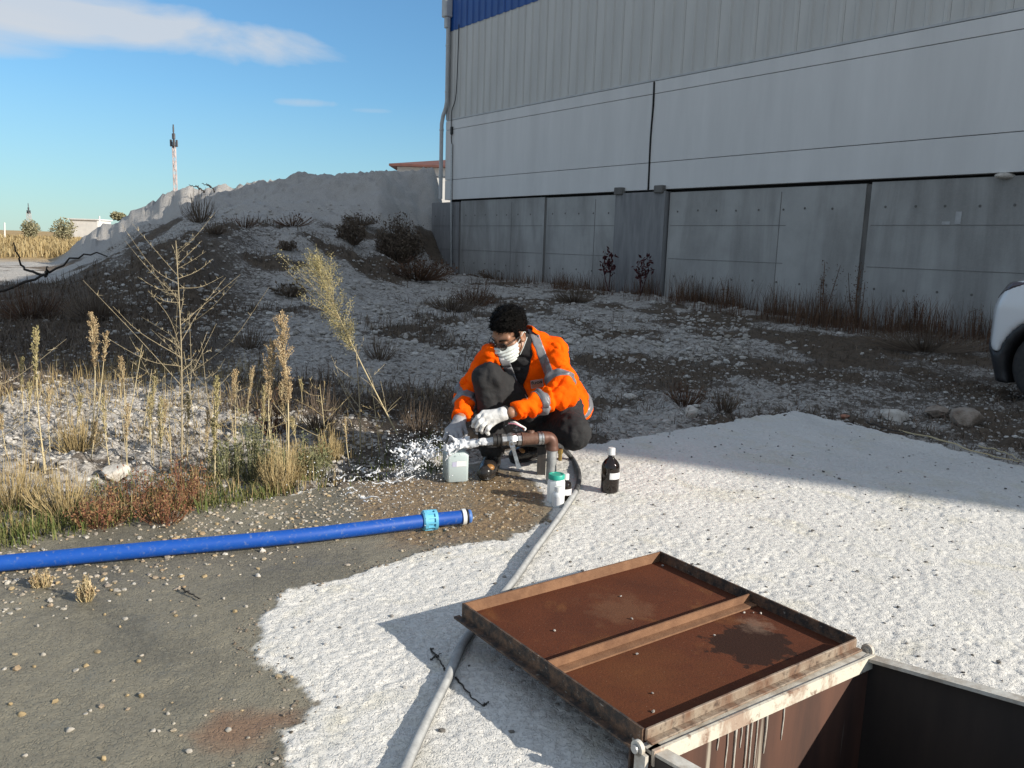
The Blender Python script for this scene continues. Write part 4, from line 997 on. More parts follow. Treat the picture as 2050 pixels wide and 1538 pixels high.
# grey hose: leaves the valve, swings round the bottles and runs under the lid to the bottom edge
HR = .0140
hp = [P(1088, 885, 4.33), P(1118, 893, 4.30), G(1143, 915, HR), G(1158, 945, HR), G(1156, 975, HR), G(1138, 1008, HR), G(1105, 1055, HR), G(1068, 1105, HR + .004), G(1030, 1160, HR), G(985, 1215, HR), G(930, 1283, HR), G(895, 1360, HR), G(855, 1440, HR), G(812, 1535, HR), G(760, 1660, HR)]
hs = spline(hp, 120)
hose = thing('hose', 'dusty dark hose curving round the bottles and running under the rusty lid', 'hose', hp[7])
m_hose, nt, b = new_mat('dusty_hose'); h = NT(nt)
nrm = nt.nodes.new('ShaderNodeNewGeometry').outputs['Normal']; sx = nt.nodes.new('ShaderNodeSeparateXYZ'); nt.links.new(nrm, sx.inputs[0])
dust = h.math('MULTIPLY', h.ramp(h.noise(30, 6, .7), [(.3, .55), (.6, 1.)]), h.ramp(sx.outputs[2], [(.0, .25), (.7, 1.)]))
h.put(b, 'Base Color', h.mix(dust, (.055, .057, .06), (.40, .405, .40))); b.inputs['Roughness'].default_value = .8
m_hose_b = simple('black_hose', (.02, .02, .021), (.09, .09, .09), .5, 25)
mk('black_length', tube(hs[:38], HR, 16), m_hose_b, hose)
mk('grey_length', tube(hs[37:], (HR + .0005) * (1 + .10 * (vn2(np.arange(len(hs) - 37) * .35, np.zeros(len(hs) - 37), 4) - .5)), 16), m_hose, hose)

# valve and standpipe
m_brown = simple('rusty_iron_pipe', (.17, .095, .065), (.11, .055, .038), .6, 40, bump=.4, bscale=110, metal=.2)
m_brown_s = simple('smooth_brown_iron', (.15, .075, .05), (.11, .05, .035), .5, 14, metal=.2)
m_nickel = simple('wet_nickel', (.60, .60, .59), (.36, .35, .34), .32, 40, metal=.9, bump=.2, bscale=90)
m_iron_d = simple('dark_iron', (.03, .03, .03), (.06, .05, .045), .5, 30)
vb = G(1106, 962); vz = P(1106, 880, 4.20)[2]; vb = P(1106, 880, 4.20) * [1, 1, 0]
vt = thing('standpipe', 'iron standpipe with a ball valve spouting water in front of the man', 'water valve', vb)
ve = P(1106, 876, 4.20); vo = P(986, 882, 4.13); vd = vo - ve; VLn = np.linalg.norm(vd); vd /= VLn
mk('riser', lathe([(.026, 0), (.026, ve[2] - .05)], vb, 18), simple('scuffed_galvanised', (.42, .43, .43), (.16, .17, .17), .5, 9, metal=.4), vt)
el = [ve + [0, 0, -.065], ve + [0, 0, -.035], ve + [0, 0, -.012] + vd * .006, ve + vd * .022, ve + vd * .05]
mk('elbow', tube(spline(el, 14), np.array([.034] * 2 + [.031] * 10 + [.034] * 2), 18), m_brown_s, vt)
mk('union', lathe([(.028, .040), (.0335, .042), (.0335, .058), (.029, .060), (.029, .064), (.034, .066), (.034, .078), (.028, .080)], ve, 18, vd), m_nickel, vt, True, sharp=35)
mk('tee', lathe([(.028, .078), (.032, .082), (.032, .150), (.035, .152), (.035, .165), (.028, .167)], ve, 20, vd), m_brown, vt, True, sharp=35)
mk('tee_plug', lathe([(.019, .0), (.019, .040), (.014, .042), (.001, .042)], ve + vd * .115, 14, (0, .25, 1)), m_brown, vt, True, sharp=35)
mk('valve_body', [lathe([(.024, .165), (.032, .168), (.032, .188), (.027, .190), (.033, .205), (.036, .218), (.033, .232), (.027, .244), (.031, .246), (.031, .268), (.026, .270)], ve, 8, vd)], m_nickel, vt, True, sharp=25)
mk('spout', lathe([(.026, .266), (.033, .268), (.033, .274), (.030, .276), (.030, .282), (.034, .284), (.034, .292), (.030, .296), (.031, VLn), (.024, VLn), (.022, .28)], ve, 20, vd), m_black, vt, True, sharp=35)
stem_o = ve + vd * .222; toc = np.array([.15, -1, -.15]); toc /= np.linalg.norm(toc)
mk('valve_stem', lathe([(.013, .02), (.013, .048), (.009, .05), (.009, .062), (.001, .063)], stem_o, 10, toc), m_nickel, vt, True, sharp=35)
l0 = stem_o + toc * .055; l1 = G(1040, 940, .035); l1 = P(1039, 938, (l0 - CP) @ FW + .0)
ld = l1 - l0; lsd = np.cross(ld, toc); lsd /= np.linalg.norm(lsd)
V = []
for t_, w_ in ((-.08, .010), (.0, .013), (.12, .0125), (.3, .0085), (.75, .0095), (1.0, .012)):
    for s_ in (-1, 1):
        for d_ in (-.0018, .0018): V.append(l0 + ld * t_ + lsd * s_ * w_ + toc * (d_ + .006 * math.sin(max(0, min(1, t_ * 3)) * pi)))
V = np.array(V); F = []
for k in range(5):
    a = k * 4; F += [[a, a + 1, a + 5, a + 4], [a + 2, a + 6, a + 7, a + 3], [a, a + 4, a + 6, a + 2], [a + 1, a + 3, a + 7, a + 5]]
F += [[0, 2, 3, 1], [20, 21, 23, 22]]
mk('lever', (V, np.array(F)), m_nickel, vt, False)
mk('drain_cock', lathe([(.010, 0), (.010, .035), (.014, .037), (.014, .06), (.008, .062)], P(1121, 922, 4.22), 10), simple('brass', (.45, .30, .10), None, .4, metal=.9), vt, True, sharp=35)
for (a, b_, r_) in (((1086, 868, 4.36), (1088, 940, 4.36), .022),):
    qa, qb = P(*a), P(*b_); qb = np.array([qa[0], qa[1], 0.0])
    mk('support_post', box((qa + qb) / 2, (.045, .045, qa[2])), m_iron_d, vt, False)
mk('return_pipe', tube(spline([P(1090, 893, 4.34), P(1060, 888, 4.33), P(1030, 890, 4.32), P(1005, 896, 4.33)], 12), .016, 10), m_black, vt)
tie = thing('tubing', 'thin pink and white tubing tossed on the dark trousers above the valve', 'tubing', P(1040, 852, 4.2))
mk('pink_tube', tube(spline([P(1018, 848, 4.13), P(1032, 849, 4.12), P(1045, 855, 4.13)], 10), .0042, 6), simple('pink_plastic', (.65, .28, .35), None, .4), tie)
mk('white_tube', tube(spline([P(1022, 846, 4.13), P(1030, 845, 4.12), P(1042, 852, 4.13), P(1052, 858, 4.15), P(1050, 862, 4.15)], 14), .005, 6), m_whitepl, tie)

# ================================================================== BOTTLES
m_label = simple('paper_label', (.72, .72, .72), (.64, .64, .65), .7, 30)
def hdpe(name, col, tr):
    m, nt, b = new_mat(name); b.inputs['Base Color'].default_value = col + (1,); b.inputs['Roughness'].default_value = .35
    b.inputs['Subsurface Weight'].default_value = .35; b.inputs['Subsurface Radius'].default_value = (.05, .05, .05); b.inputs['Subsurface Scale'].default_value = .5
    if tr: b.inputs['Transmission Weight'].default_value = tr
    return m
m_hdpe = hdpe('milky_plastic', (.72, .77, .78), 0); m_hdpe_w = hdpe('white_bottle_plastic', (.78, .80, .80), 0)
m_amber, nt, b = new_mat('amber_glass'); b.inputs['Base Color'].default_value = (.010, .005, .003, 1); b.inputs['Roughness'].default_value = .06; b.inputs['Coat Weight'].default_value = .3
m_green = simple('green_cap', (.02, .36, .27), (.02, .31, .23), .45, 30)
def curved_label(c, r, z0, z1, a0, a1, n=10):
    a = np.linspace(a0, a1, n); V = np.concatenate([np.stack([c[0] + r * np.cos(a), c[1] + r * np.sin(a), np.full(n, c[2] + z)], 1) for z in (z0, z1)]); i = np.arange(n - 1)
    return (V, np.stack([i, i + 1, n + i + 1, n + i], 1))
bo = G(1220, 984); bo[2] = .0
ab = thing('amber_bottle', 'dark amber glass bottle with a white cap standing alone on the white slab', 'bottle', bo)
br_ = .046
mk('glass', lathe([(.001, .001), (br_ - .006, .0), (br_, .008), (br_, .125), (br_ - .003, .142), (br_ - .014, .160), (.020, .172), (.0155, .180), (.0155, .200), (.001, .2)], bo, 32), m_amber, ab)
mk('cap', [lathe([(.0165, .190), (.0195, .191), (.0195, .196), (.0185, .198), (.0185, .222), (.016, .226), (.001, .2265)], bo, 28)], m_whitepl, ab, True, sharp=40)
mk('label', curved_label(bo, br_ + .0006, .074, .106, -1.75 , -.35), m_label, ab)
jo = G(1112, 1004); jo[2] = 0
jr = .042
gj = thing('sample_jar', 'white plastic jar with a green screw cap standing by the hose', 'jar', jo)
mk('jar', lathe([(.001, .001), (jr - .004, .0), (jr, .006), (jr, .098), (jr - .004, .108), (.034, .114), (.034, .12), (.001, .12)], jo, 8), m_hdpe_w, gj, True, sharp=28)
mk('cap', lathe([(.030, .113), (.039, .114), (.039, .134), (.037, .137), (.030, .137), (.029, .134), (.001, .134)], jo, 32), m_green, gj, True, sharp=40)
so = G(1117, 1014); so[2] = 0
sb = thing('small_bottle', 'small white plastic bottle directly in front of the green capped jar', 'bottle', so)
mk('bottle', lathe([(.001, .001), (.026, 0), (.0285, .004), (.0285, .060), (.026, .068), (.019, .073), (.018, .076), (.001, .077)], so, 24), m_hdpe_w, sb)
mk('cap', lathe([(.0175, .074), (.0195, .0745), (.0195, .094), (.018, .0965), (.001, .097)], so, 24), m_whitepl, sb, True, sharp=40)
mk('label', curved_label(so, .0289, .012, .052, -2.5, -1.0), m_label, sb)
do = G(1131, 1000); do[2] = 0
db = thing('small_bottle', 'small dark glass bottle with a white cap half hidden behind the green capped jar', 'bottle', do)
mk('glass', lathe([(.001, .001), (.026, 0), (.029, .005), (.029, .075), (.024, .087), (.013, .094), (.0115, .108), (.001, .108)], do, 24), m_amber, db)
mk('cap', lathe([(.0125, .100), (.0155, .101), (.0155, .126), (.014, .129), (.001, .1295)], do, 24), m_whitepl, db, True, sharp=40)
mk('label', curved_label(do, .0296, .028, .058, -1.9, .2), m_label, db)
# square milky jug held in the water
jb = G(911, 960); jb[2] = 0.0
jg = thing('sample_jug', 'square milky plastic jug being filled under the water jet', 'jug', jb)
def rsq(w, r, z, n=5):
    out = []
    for k, (sx_, sy_) in enumerate(((1, 1), (-1, 1), (-1, -1), (1, -1))):
        for i in range(n):
            a = k * pi / 2 + i / (n - 1) * pi / 2; out.append([sx_ * (w - r) + r * cos(a), sy_ * (w - r) + r * sin(a), z])
    return np.array(out)
ca, sa = cos(.32), sin(.32); RZm = np.array([[ca, sa, 0], [-sa, ca, 0], [0, 0, 1]])
rings = [rsq(.050, .010, .0), rsq(.057, .014, .006), rsq(.0575, .014, .140), rsq(.054, .018, .152), rsq(.038, .025, .166), rsq(.022, .0219, .172), rsq(.021, .0209, .195), rsq(.017, .0169, .195), rsq(.017, .0169, .150)]
V = np.concatenate(rings) @ RZm + jb; n = 20; i0 = np.arange(n); i1 = (i0 + 1) % n
Fj = [np.stack([k * n + i0, k * n + i1, (k + 1) * n + i1, (k + 1) * n + i0], 1) for k in range(len(rings) - 1)]
mk('jug', [(V, np.concatenate(Fj)), (V[:20], np.arange(19, -1, -1)[None])], hdpe('wet_milky_plastic', (.60, .70, .71), .25), jg)
fn = np.array([0, -1.0, 0]) @ RZm; fr = np.array([1.0, 0, 0]) @ RZm
lc = jb + fn * .0582 + np.array([0, 0, .098])
mk('label', box(lc + fr * .018, (.052, .0006, .028), np.array([fr, fn, [0, 0, 1]])), m_label, jg, False)
mk('label_tab', box(lc - fr * .018 - [0, 0, .002], (.026, .0005, .024), np.array([fr, fn, [0, 0, 1]])), simple('lilac_print', (.42, .42, .55), None, .6), jg, False)

nz = lambda v: v / np.linalg.norm(v)
# ================================================================== THE WATER
m_water, nt, b = new_mat('white_water'); b.inputs['Base Color'].default_value = (.88, .90, .93, 1); b.inputs['Roughness'].default_value = .12; b.inputs['Transmission Weight'].default_value = .25; b.inputs['IOR'].default_value = 1.33
g = np.random.default_rng(77); geo = []
E0 = P(986, 884, 4.13); E1 = P(935, 888, 4.14); E2 = P(912, 885, 4.17)
def lig(a, b_, n, amp, r0, r1, drop=0.0):
    t = np.linspace(0, 1, n)[:, None]; q = a + (b_ - a) * t; q[:, 2] -= drop * t[:, 0] ** 2
    k_ = max(4, n // 2); c_ = a + (b_ - a) * np.linspace(0, 1, k_)[:, None] + (g.random((k_, 3)) - .5) * amp * np.sqrt(np.linspace(0, 1, k_)[:, None] + .05); c_[:, 2] -= drop
    q = spline(c_, n + 3); r = np.linspace(r0, r1, n + 3) * (.35 + 1.3 * vn2(np.arange(n + 3) * .7 + g.random() * 99, np.zeros(n + 3), 3)); r[0] *= .4; r[-1] *= .3; return tube(q, r, 6)
segs = []
def wseg(a, b_, n, amp, r0, r1):
    k_ = np.linspace(0, 1, n)[:, None]; c_ = a + (b_ - a) * k_ + (g.random((n, 3)) - .5) * amp
    for i in range(n - 1): segs.append((c_[i], c_[i + 1], r0 + (r1 - r0) * i / (n - 1), r0 + (r1 - r0) * (i + 1) / (n - 1)))
wseg(E0, (E0 + E1) / 2 - [0, 0, .001], 2, 0, .0195, .0185); wseg((E0 + E1) / 2, E1 - [0, 0, .004], 3, .006, .0180, .0165)          # the jet
for k in range(12):                                                           # breaking over the hand and the mouth of the jug
    a = P(938 + g.uniform(-8, 8), 888 + g.uniform(-9, 7), 4.14); b_ = P(898 + g.uniform(-14, 22), 884 + g.uniform(-12, 16), 4.12); wseg(a, b_, 4, .020, .0075, .0045)
for k in range(6):
    a = P(905 + g.uniform(-12, 20), 890, 4.11); b_ = P(900 + g.uniform(-12, 12), 916 + g.uniform(-12, 12), 4.105); wseg(a, b_, 4, .010, .0040, .0016)
for k in range(58):                                                           # ligaments thrown to the left
    u = g.random() ** .85; px = 893 - 88 * u + g.normal() * 4; py = 890 + 42 * u + g.normal() * (8 + 14 * u); D = 4.15 + g.normal() * .04
    a = P(px, py, D); L = .018 + .05 * g.random() ** 1.5; dr_ = np.array([-1, g.normal() * .3, -.35 + g.normal() * .5]); dr_ /= np.linalg.norm(dr_); wseg(a, a + dr_ * L, 4, .022, .0052 * (.6 + .7 * g.random()), .0030)
sa_ = np.array([s_[0] for s_ in segs] + [s_[1] for s_ in segs])
def water_f(p):
    d = np.full(p.shape[:-1], 1e3); q = p + (np.stack([vn3(p * 60, 3), vn3(p * 60, 4), vn3(p * 60, 5)], -1) - .5) * .016
    lo_, hi_ = p.reshape(-1, 3).min(0) - .05, p.reshape(-1, 3).max(0) + .05
    for a, b_, ra, rb in segs:
        if (np.minimum(a, b_) > hi_).any() or (np.maximum(a, b_) < lo_).any(): continue
        d = smin(d, rcone(q, a, b_, ra, rb), .007)
    return d - (vn3(p * 130, 6) - .5) * .004
geo.append(surf_net(water_f, sa_.min(0) - .03, sa_.max(0) + .03, .0034))
for (px, py) in ((720, 940), (745, 952), (800, 958), (690, 962), (775, 965), (705, 985), (730, 1000)):
    for k in range(4):
        a = P(px + g.uniform(-10, 10), py + g.uniform(-8, 8), 4.0); a = G(px + g.uniform(-14, 14), py + g.uniform(-7, 7), .012 + .03 * g.random()); geo += lig(a, a + np.array([.035 * g.normal(), .02 * g.normal(), .02 * g.random()]), 6, .015, .004, .002)
n = 1100; u = g.random(n) ** .7; px = 905 - 115 * u + g.normal(size=n) * 14; py = 893 + 45 * u + g.normal(size=n) * (12 + 22 * u)
pos = np.array([P(a, b_, 4.16 + .08 * g.normal()) for a, b_ in zip(px, py)]); r_ = .0011 * (3.8 ** (g.random(n) ** 2.0))
n2_ = 420; p2 = np.array([G(a, b_, abs(.05 * g.normal()) + .004) for a, b_ in zip(760 + 90 * g.normal(size=n2_), 960 + 30 * g.normal(size=n2_))]); pos = np.concatenate([pos, p2]); r_ = np.concatenate([r_, .0014 * (2.8 ** g.random(n2_))])
k = pos[:, 2] > .004
geo.append((np.concatenate([ICO_V[None] * r_[k][:, None, None] + pos[k][:, None, :]]).reshape(-1, 3), (ICO_F[None] + (np.arange(k.sum()) * 12)[:, None, None]).reshape(-1, 3)))
wj = mk('water_jet', geo, m_water, None, True, label='white water jet bursting from the valve over the jug', cat='water', kind='stuff')
# ================================================================== THE MAN
nz = lambda v: v / np.linalg.norm(v)
LSH, RSH = P(1110, 703, 4.44), P(984, 714, 4.38)
NB = P(1056, 686, 4.43); PEL = P(1104, 812, 4.74)
LEL, LWR = P(1127, 790, 4.25), P(1022, 826, 4.09)
REL, RWR = P(936, 790, 4.46), P(921, 838, 4.26)
LHP, RHP = P(1128, 822, 4.68), P(1064, 822, 4.66)
RKN, RAN = P(977, 757, 4.32), P(984, 914, 4.40)
LKN, LAN = P(1147, 866, 4.42), P(1072, 898, 4.72)
RTO = P(968, 944, 4.20); RTO[2] = .045
RAN[2] = max(RAN[2], .10); LAN[2] = .12
LTO = np.array([LAN[0] - .13, LAN[1] - .14, .045])
ground_man = np.array([*(RAN[:2] + LAN[:2]) / 2, 0])
man = thing('person', 'man crouching in an orange hi vis jacket, mask and gloves, filling a jug', 'person', ground_man)
# head frame: face turned to his right and down
HF = nz(np.array([-.57, -.62, -.50])); HU = nz(np.array([0.06, 0, 1.]) - HF * (np.array([0.06, 0, 1.]) @ HF)); HX = np.cross(HF, HU)
HC = P(1020, 668, 4.36); HAX = np.array([HX, HF, HU])
def hl(p): return (p - HC) @ HAX.T
def hw(*q): return HC + np.array(q) @ HAX
SKIN, nt, b = new_mat('brown_skin'); h = NT(nt)
h.put(b, 'Base Color', h.mix(h.noise(40, 5, .6), (.33, .175, .105), (.27, .135, .08))); b.inputs['Roughness'].default_value = .5; b.inputs['Subsurface Weight'].default_value = .15; b.inputs['Subsurface Scale'].default_value = .01
h.put(b, 'Normal', h.bump(h.noise(400, 3, .6), .2, .001))
def head_sd(q):
    x, y, z = q[..., 0], q[..., 1], q[..., 2]; ax = np.abs(x); m = np.stack([ax, y, z], -1)
    d = ell(q, (0, -.012, .035), (.077, .098, .092))
    d = smin(d, ell(q, (0, .030, -.045), (.062, .066, .080)), .03)
    d = smin(d, ell(q, (0, .058, -.108), (.028, .026, .020)), .03)
    d = smin(d, rcone(m, (.050, .0, -.075), (.012, .062, -.110), .022, .018), .02)      # jaw
    d = smin(d, rcone(m, (.012, .082, .022), (.050, .066, .022), .014, .011), .014)      # brow
    d = smax(d, -ell(m, (.032, .104, .000), (.020, .018, .013)), .012)                   # sockets
    d = smin(d, ell(m, (.032, .078, -.002), (.0125, .0125, .0125)), .003)                # eyeballs under lids
    d = smin(d, rcone(q, (0, .092, .008), (0, .112, -.034), .008, .0125), .012)          # nose
    d = smin(d, ell(m, (.012, .098, -.038), (.009, .010, .008)), .008)
    d = smin(d, rcone(m, (.050, .052, -.028), (.040, .066, -.034), .018, .016), .02)     # cheeks
    d = smin(d, rcone(m, (.0, .091, -.066), (.020, .082, -.068), .006, .004), .006)      # lips
    d = smin(d, rcone(m, (.0, .089, -.077), (.017, .082, -.076), .0065, .004), .006)
    ear = smax(ell(m, (.081, -.008, -.012), (.011, .021, .033)), -ell(m, (.093, -.004, -.010), (.009, .013, .022)), .004)
    return smin(d, ear, .006)
def chain(p, pts, rs, k=.02):
    d = None
    for i in range(len(pts) - 1):
        e = rcone(p, pts[i], pts[i + 1], rs[i], rs[i + 1]); d = e if d is None else smin(d, e, k)
    return d
def body_f(p):
    d = head_sd(hl(p))
    d = smin(d, rcone(p, hw(0, -.03, -.06), NB, .052, .060), .03)
    d = smin(d, chain(p, [NB, (LSH + RSH) / 2 * .6 + PEL * .4, PEL], [.06, .06, .06], .05), .05)
    d = smin(d, chain(p, [NB, LSH, LEL, LWR], [.045, .045, .036, .028]), .03)
    d = smin(d, chain(p, [NB, RSH, REL, RWR], [.045, .045, .036, .028]), .03)
    d = smin(d, chain(p, [LHP, LKN, LAN], [.08, .055, .040]), .03)
    return smin(d, chain(p, [RHP, RKN, RAN], [.08, .055, .040]), .03)
allp = np.array([LSH, RSH, NB, PEL, LEL, LWR, REL, RWR, LHP, RHP, RKN, RAN, LKN, LAN, HC + [0, 0, .12]])
gb = surf_net(body_f, allp.min(0) - .16, allp.max(0) + .16, .0085)
# the head again at a finer step: keep the coarse mesh below the neck, the fine one above
def headneck_f(p): return smin(head_sd(hl(p)), rcone(p, hw(0, -.03, -.06), NB, .052, .060), .03)
gh = surf_net(headneck_f, HC - .17, HC + .17, .0036)
keep = (hl(gb[0][gb[1]].mean(1))[:, 2] < -.125)
gbk = gb[1][keep]; u = np.unique(gbk); mp = np.zeros(len(gb[0]), int); mp[u] = np.arange(len(u))
khd = hl(gh[0][gh[1]].mean(1))[:, 2] > -.13
ghk = gh[1][khd]; u2 = np.unique(ghk); mp2 = np.zeros(len(gh[0]), int); mp2[u2] = np.arange(len(u2))
bodyo = mk('body', [(gb[0][u], mp[gbk]), (gh[0][u2], mp2[ghk])], SKIN, man)
# hair: short, black, tousled
m_hair, nt, b = new_mat('black_hair'); h = NT(nt); b.inputs['Base Color'].default_value = (.0028, .0024, .0022, 1); b.inputs['Roughness'].default_value = .55; b.inputs['Specular IOR Level'].default_value = .12
h.put(b, 'Normal', h.bump(h.noise(170, 5, .7, 1.5), .9, .01))
def hair_f(p):
    q = hl(p); x, y, z = q[..., 0], q[..., 1], q[..., 2]
    c = vn3(q * 48 + 5, 3) * .45 + vn3(q * 105, 4) * .55
    d = ell(q, (0, -.016, .040), (.079, .099, .093)) - .005 - (c - .5) * .024 - .010 * sstep(.02, .10, z)
    cut = .030 - (.90 * z - .42 * y) + (vn3(q * 55, 9) - .5) * .022
    cut = np.where(y < -.01, np.minimum(cut, -.035 - z - .4 * (y + .01)), cut)
    side = np.maximum(np.abs(y - .018) - .012, -.012 - z)                 # sideburns
    cut = np.minimum(cut, np.where(np.abs(x) > .055, side, 1))
    return smax(d, cut, .006)
hg_ = surf_net(hair_f, HC - .17, HC + .19, .0036)
_g = np.random.default_rng(31); _i = _g.integers(0, len(hg_[0]), 5200); hp_ = hg_[0][_i]; hn_ = np.stack([(hair_f(hp_ + e_) - hair_f(hp_ - e_)) for e_ in np.eye(3) * .003], 1); hn_ /= np.linalg.norm(hn_, axis=1)[:, None] + 1e-9
hn_ = hn_ * .55 + HF * .45 + HU * .1 + _g.normal(size=hn_.shape) * .45
mk('hair', [hg_, flakes(hp_ - hn_ * .003, .018 * _g.uniform(.3, 1.3, len(hp_)), _g, 0, .14, hn_)], m_hair, man)
# thin eyebrows and beard stubble would be under mask and glasses: brows only
for sx_ in (-1, 1):
    mk('eyebrow', tube(spline([hw(sx_ * .016, .101, .019), hw(sx_ * .032, .0985, .025), hw(sx_ * .050, .084, .021)], 8), [.002, .003, .0035, .0035, .0035, .003, .0025, .0015], 6), m_hair, man)
# face mask
m_mask = simple('white_mask_fabric', (.70, .74, .72), (.62, .67, .65), .75, 30, bump=.3, bscale=60, bdist=.006)
def mask_f(p):
    q = hl(p); x, y, z = q[..., 0], q[..., 1], q[..., 2]
    d = smin(head_sd(q), ell(q, (0, .066, -.062), (.046, .050, .052)), .03) - .007
    d = d - .003 * np.sin(z * 2 * pi / .022 + x * 6)
    reg = np.maximum(np.maximum(z - (-.020 + .010 * np.exp(-(x / .02) ** 2) - .25 * np.abs(x) * 0), -.128 - z - .0), .030 + .25 * np.maximum(-.06 - z, 0) - y)
    return smax(d, np.maximum(reg, -(d + .006)), .004)
mko = mk('face_mask', surf_net(mask_f, HC - .17, HC + .17, .0036), m_mask, man)
for sx_ in (-1, 1):
    for zz, z1 in ((-.036, .012), (-.100, -.040)):
        mk('ear_loop', tube(spline([hw(sx_ * .066, .036, zz), hw(sx_ * .080, .012, (zz + z1) / 2), hw(sx_ * .089, -.016, z1), hw(sx_ * .087, -.032, z1 * .6 - .006)], 12), .0024, 6), m_mask, mko)
# glasses with thick dark frames
gl = None
m_frame = simple('dark_glasses_frame', (.012, .011, .011), None, .3)
for sx_ in (-1, 1):
    a = np.linspace(0, 2 * pi, 26); ring = np.array([hw(sx_ * (.034 + .026 * cos(t)), .117 - .006 * abs(cos(t)) - (.010 * (cos(t) if True else 0) if cos(t) > 0 else 0), -.004 + .021 * sin(t)) for t in a])
    f = mk('glasses', tube(ring, .0024, 6, False) + tube([hw(sx_ * .060, .108, .004), hw(sx_ * .078, .07, .006), hw(sx_ * .086, .0, .004)], .0022, 6) + (tube([hw(-.009, .118, .002), hw(0, .121, .005), hw(.009, .118, .002)], .0022, 6) if sx_ > 0 else []), m_frame, man)
    lens = (np.concatenate([ring[:-1], [ring[:-1].mean(0)]]), np.array([[i, (i + 1) % 25, 25] for i in range(25)]))
    ml, nt, b = new_mat('lens'); b.inputs['Base Color'].default_value = (.10, .09, .09, 1); b.inputs['Roughness'].default_value = .05; b.inputs['Transmission Weight'].default_value = .6; b.inputs['IOR'].default_value = 1.1
    mk('lens', lens, ml, f)
# ---- jacket
TA = nz(NB - PEL); TX = LSH - RSH; TX = nz(TX - TA * (TX @ TA)); TD = np.cross(TA, TX); TD = TD if TD @ np.array([0, -1., 0]) > 0 else -TD    # up the trunk, to his left, to his front
TL = np.linalg.norm(NB - PEL); TAX = np.array([TX, TD, TA])
def tl(p): return (p - PEL) @ TAX.T
def tw(x, y, z): return PEL + np.array([x, y, z]) @ TAX
MID = (LSH + RSH) / 2; mz = (MID - PEL) @ TA; mx_ = (MID - PEL) @ TX; nbx = (NB - PEL) @ TX
def trunk_sd(p):
    q = tl(p); x, y, z = q[..., 0], q[..., 1], q[..., 2]
    t = np.clip(z / TL, -.25, 1.05)
    cx = np.interp(t, [-.25, 0, .5, .9, 1.05], [0, 0, mx_ * .5, mx_, nbx])
    w = np.interp(t, [-.25, 0, .25, .65, .90, 1.05], [.228, .225, .212, .200, .155, .085])
    dp = np.interp(t, [-.25, 0, .25, .65, .90, 1.05], [.185, .180, .165, .150, .115, .085])
    k = np.sqrt(((x - cx) / w) ** 2 + ((y) / dp) ** 2)
    d = (k - 1) * np.minimum(w, dp)
    return smax(smax(d, z - TL * 1.0, .03), -(z + .10), .012)
def fold(p, a, b_, per, amp, seed):
    a = np.asarray(a); ab = np.asarray(b_) - a; L = np.linalg.norm(ab); t = ((p - a) @ ab) / L
    wv = (vn3(p * 9, seed) - .5) * .10 + (vn3(p * 22, seed + 1) - .5) * .02
    s = np.sin((t + wv) * 2 * pi / per); s = np.sign(s) * np.abs(s) ** .8
    return s * amp * np.exp(-((np.clip(t, -.1, L + .1) - L) / (L * .75)) ** 2)
def arm_sd(p, s, e, w, r, fl, seed):
    up = rcone(p, s, e, r[0], r[1]) - fold(p, s, e, .060, .008, seed) ; lo = rcone(p, e, w, r[1], r[2]) - fold(p, w, e, .055, .009, seed + 3) - .003 * np.sin(p[..., 0] * 90 + seed)
    d = smin(up, lo, .025)
    ax = nz(np.asarray(w) - np.asarray(e)); return smax(d, (p - np.asarray(w)) @ ax + .012, .006)
def jacket_sd(p):
    d = trunk_sd(p) - (fbm3(p * 7, 12) - .5) * .030
    d = smin(d, rcone(p, NB - TA * .02, LSH, .075, .072), .05); d = smin(d, rcone(p, NB - TA * .02, RSH, .075, .072), .05)
    a1 = arm_sd(p, LSH, LEL, LWR, (.080, .072, .048), 1, 41); a2 = arm_sd(p, RSH, REL, RWR, (.074, .066, .050), 1, 51)
    d = smin(d, a1, .022); d = smin(d, a2, .022)
    rd = 1 - np.abs(2 * vn3(p * np.array([13, 13, 19]) + 3 * vn3(p * 6, 19)[..., None], 17) - 1)
    return d - (vn3(p * 17, 15) - .5) * .010 - (vn3(p * 38, 16) - .5) * .004 + .012 * rd ** 5
def fbm3(p, seed): return vn3(p, seed) * .6 + vn3(p * 2.1, seed + 1) * .3 + vn3(p * 4.3, seed + 2) * .1
# the open front: a wedge from the neck down to the zip, leaning with the trunk
def on_jacket(px, py):
    d = ray(px, py); ts = np.linspace(3.9, 4.8, 700); v = jacket_sd(CP + ts[:, None] * d); i = int(np.argmax(v < 0)); q = CP + ts[i] * d; e = .012
    n_ = nz(np.array([jacket_sd((q + v_)[None])[0] - jacket_sd((q - v_)[None])[0] for v_ in np.eye(3) * e])); return q, n_
VB, VT = on_jacket(1047, 778)[0], on_jacket(1033, 728)[0]                       # lower end, middle of the neck opening
vx_b, vz_b = (tl(VB)[0], tl(VB)[2]); vx_t, vz_t = (tl(VT)[0], tl(VT)[2])
def vee(q):
    x, y, z = q[..., 0], q[..., 1], q[..., 2]; t = (z - vz_b) / (vz_t - vz_b)
    c = vx_b + (vx_t - vx_b) * t; wd = np.clip(.004 + .085 * np.clip(t, 0, 1.6) ** 1.0, 0, .10)
    return np.maximum(np.abs(x - c) - wd, -y + .02)
def jk_f(p):
    q = tl(p); d = jacket_sd(p)
    d = smax(d, -rcone(p, NB - TA * .10, hw(0, -.02, -.02), .060, .085), .012)      # neck hole
    return smax(d, -np.maximum(np.maximum(vee(q), -(d + .045)), trunk_sd(p) - .075), .006)
m_or, nt, b = new_mat('orange_hi_vis_cloth'); h = NT(nt)
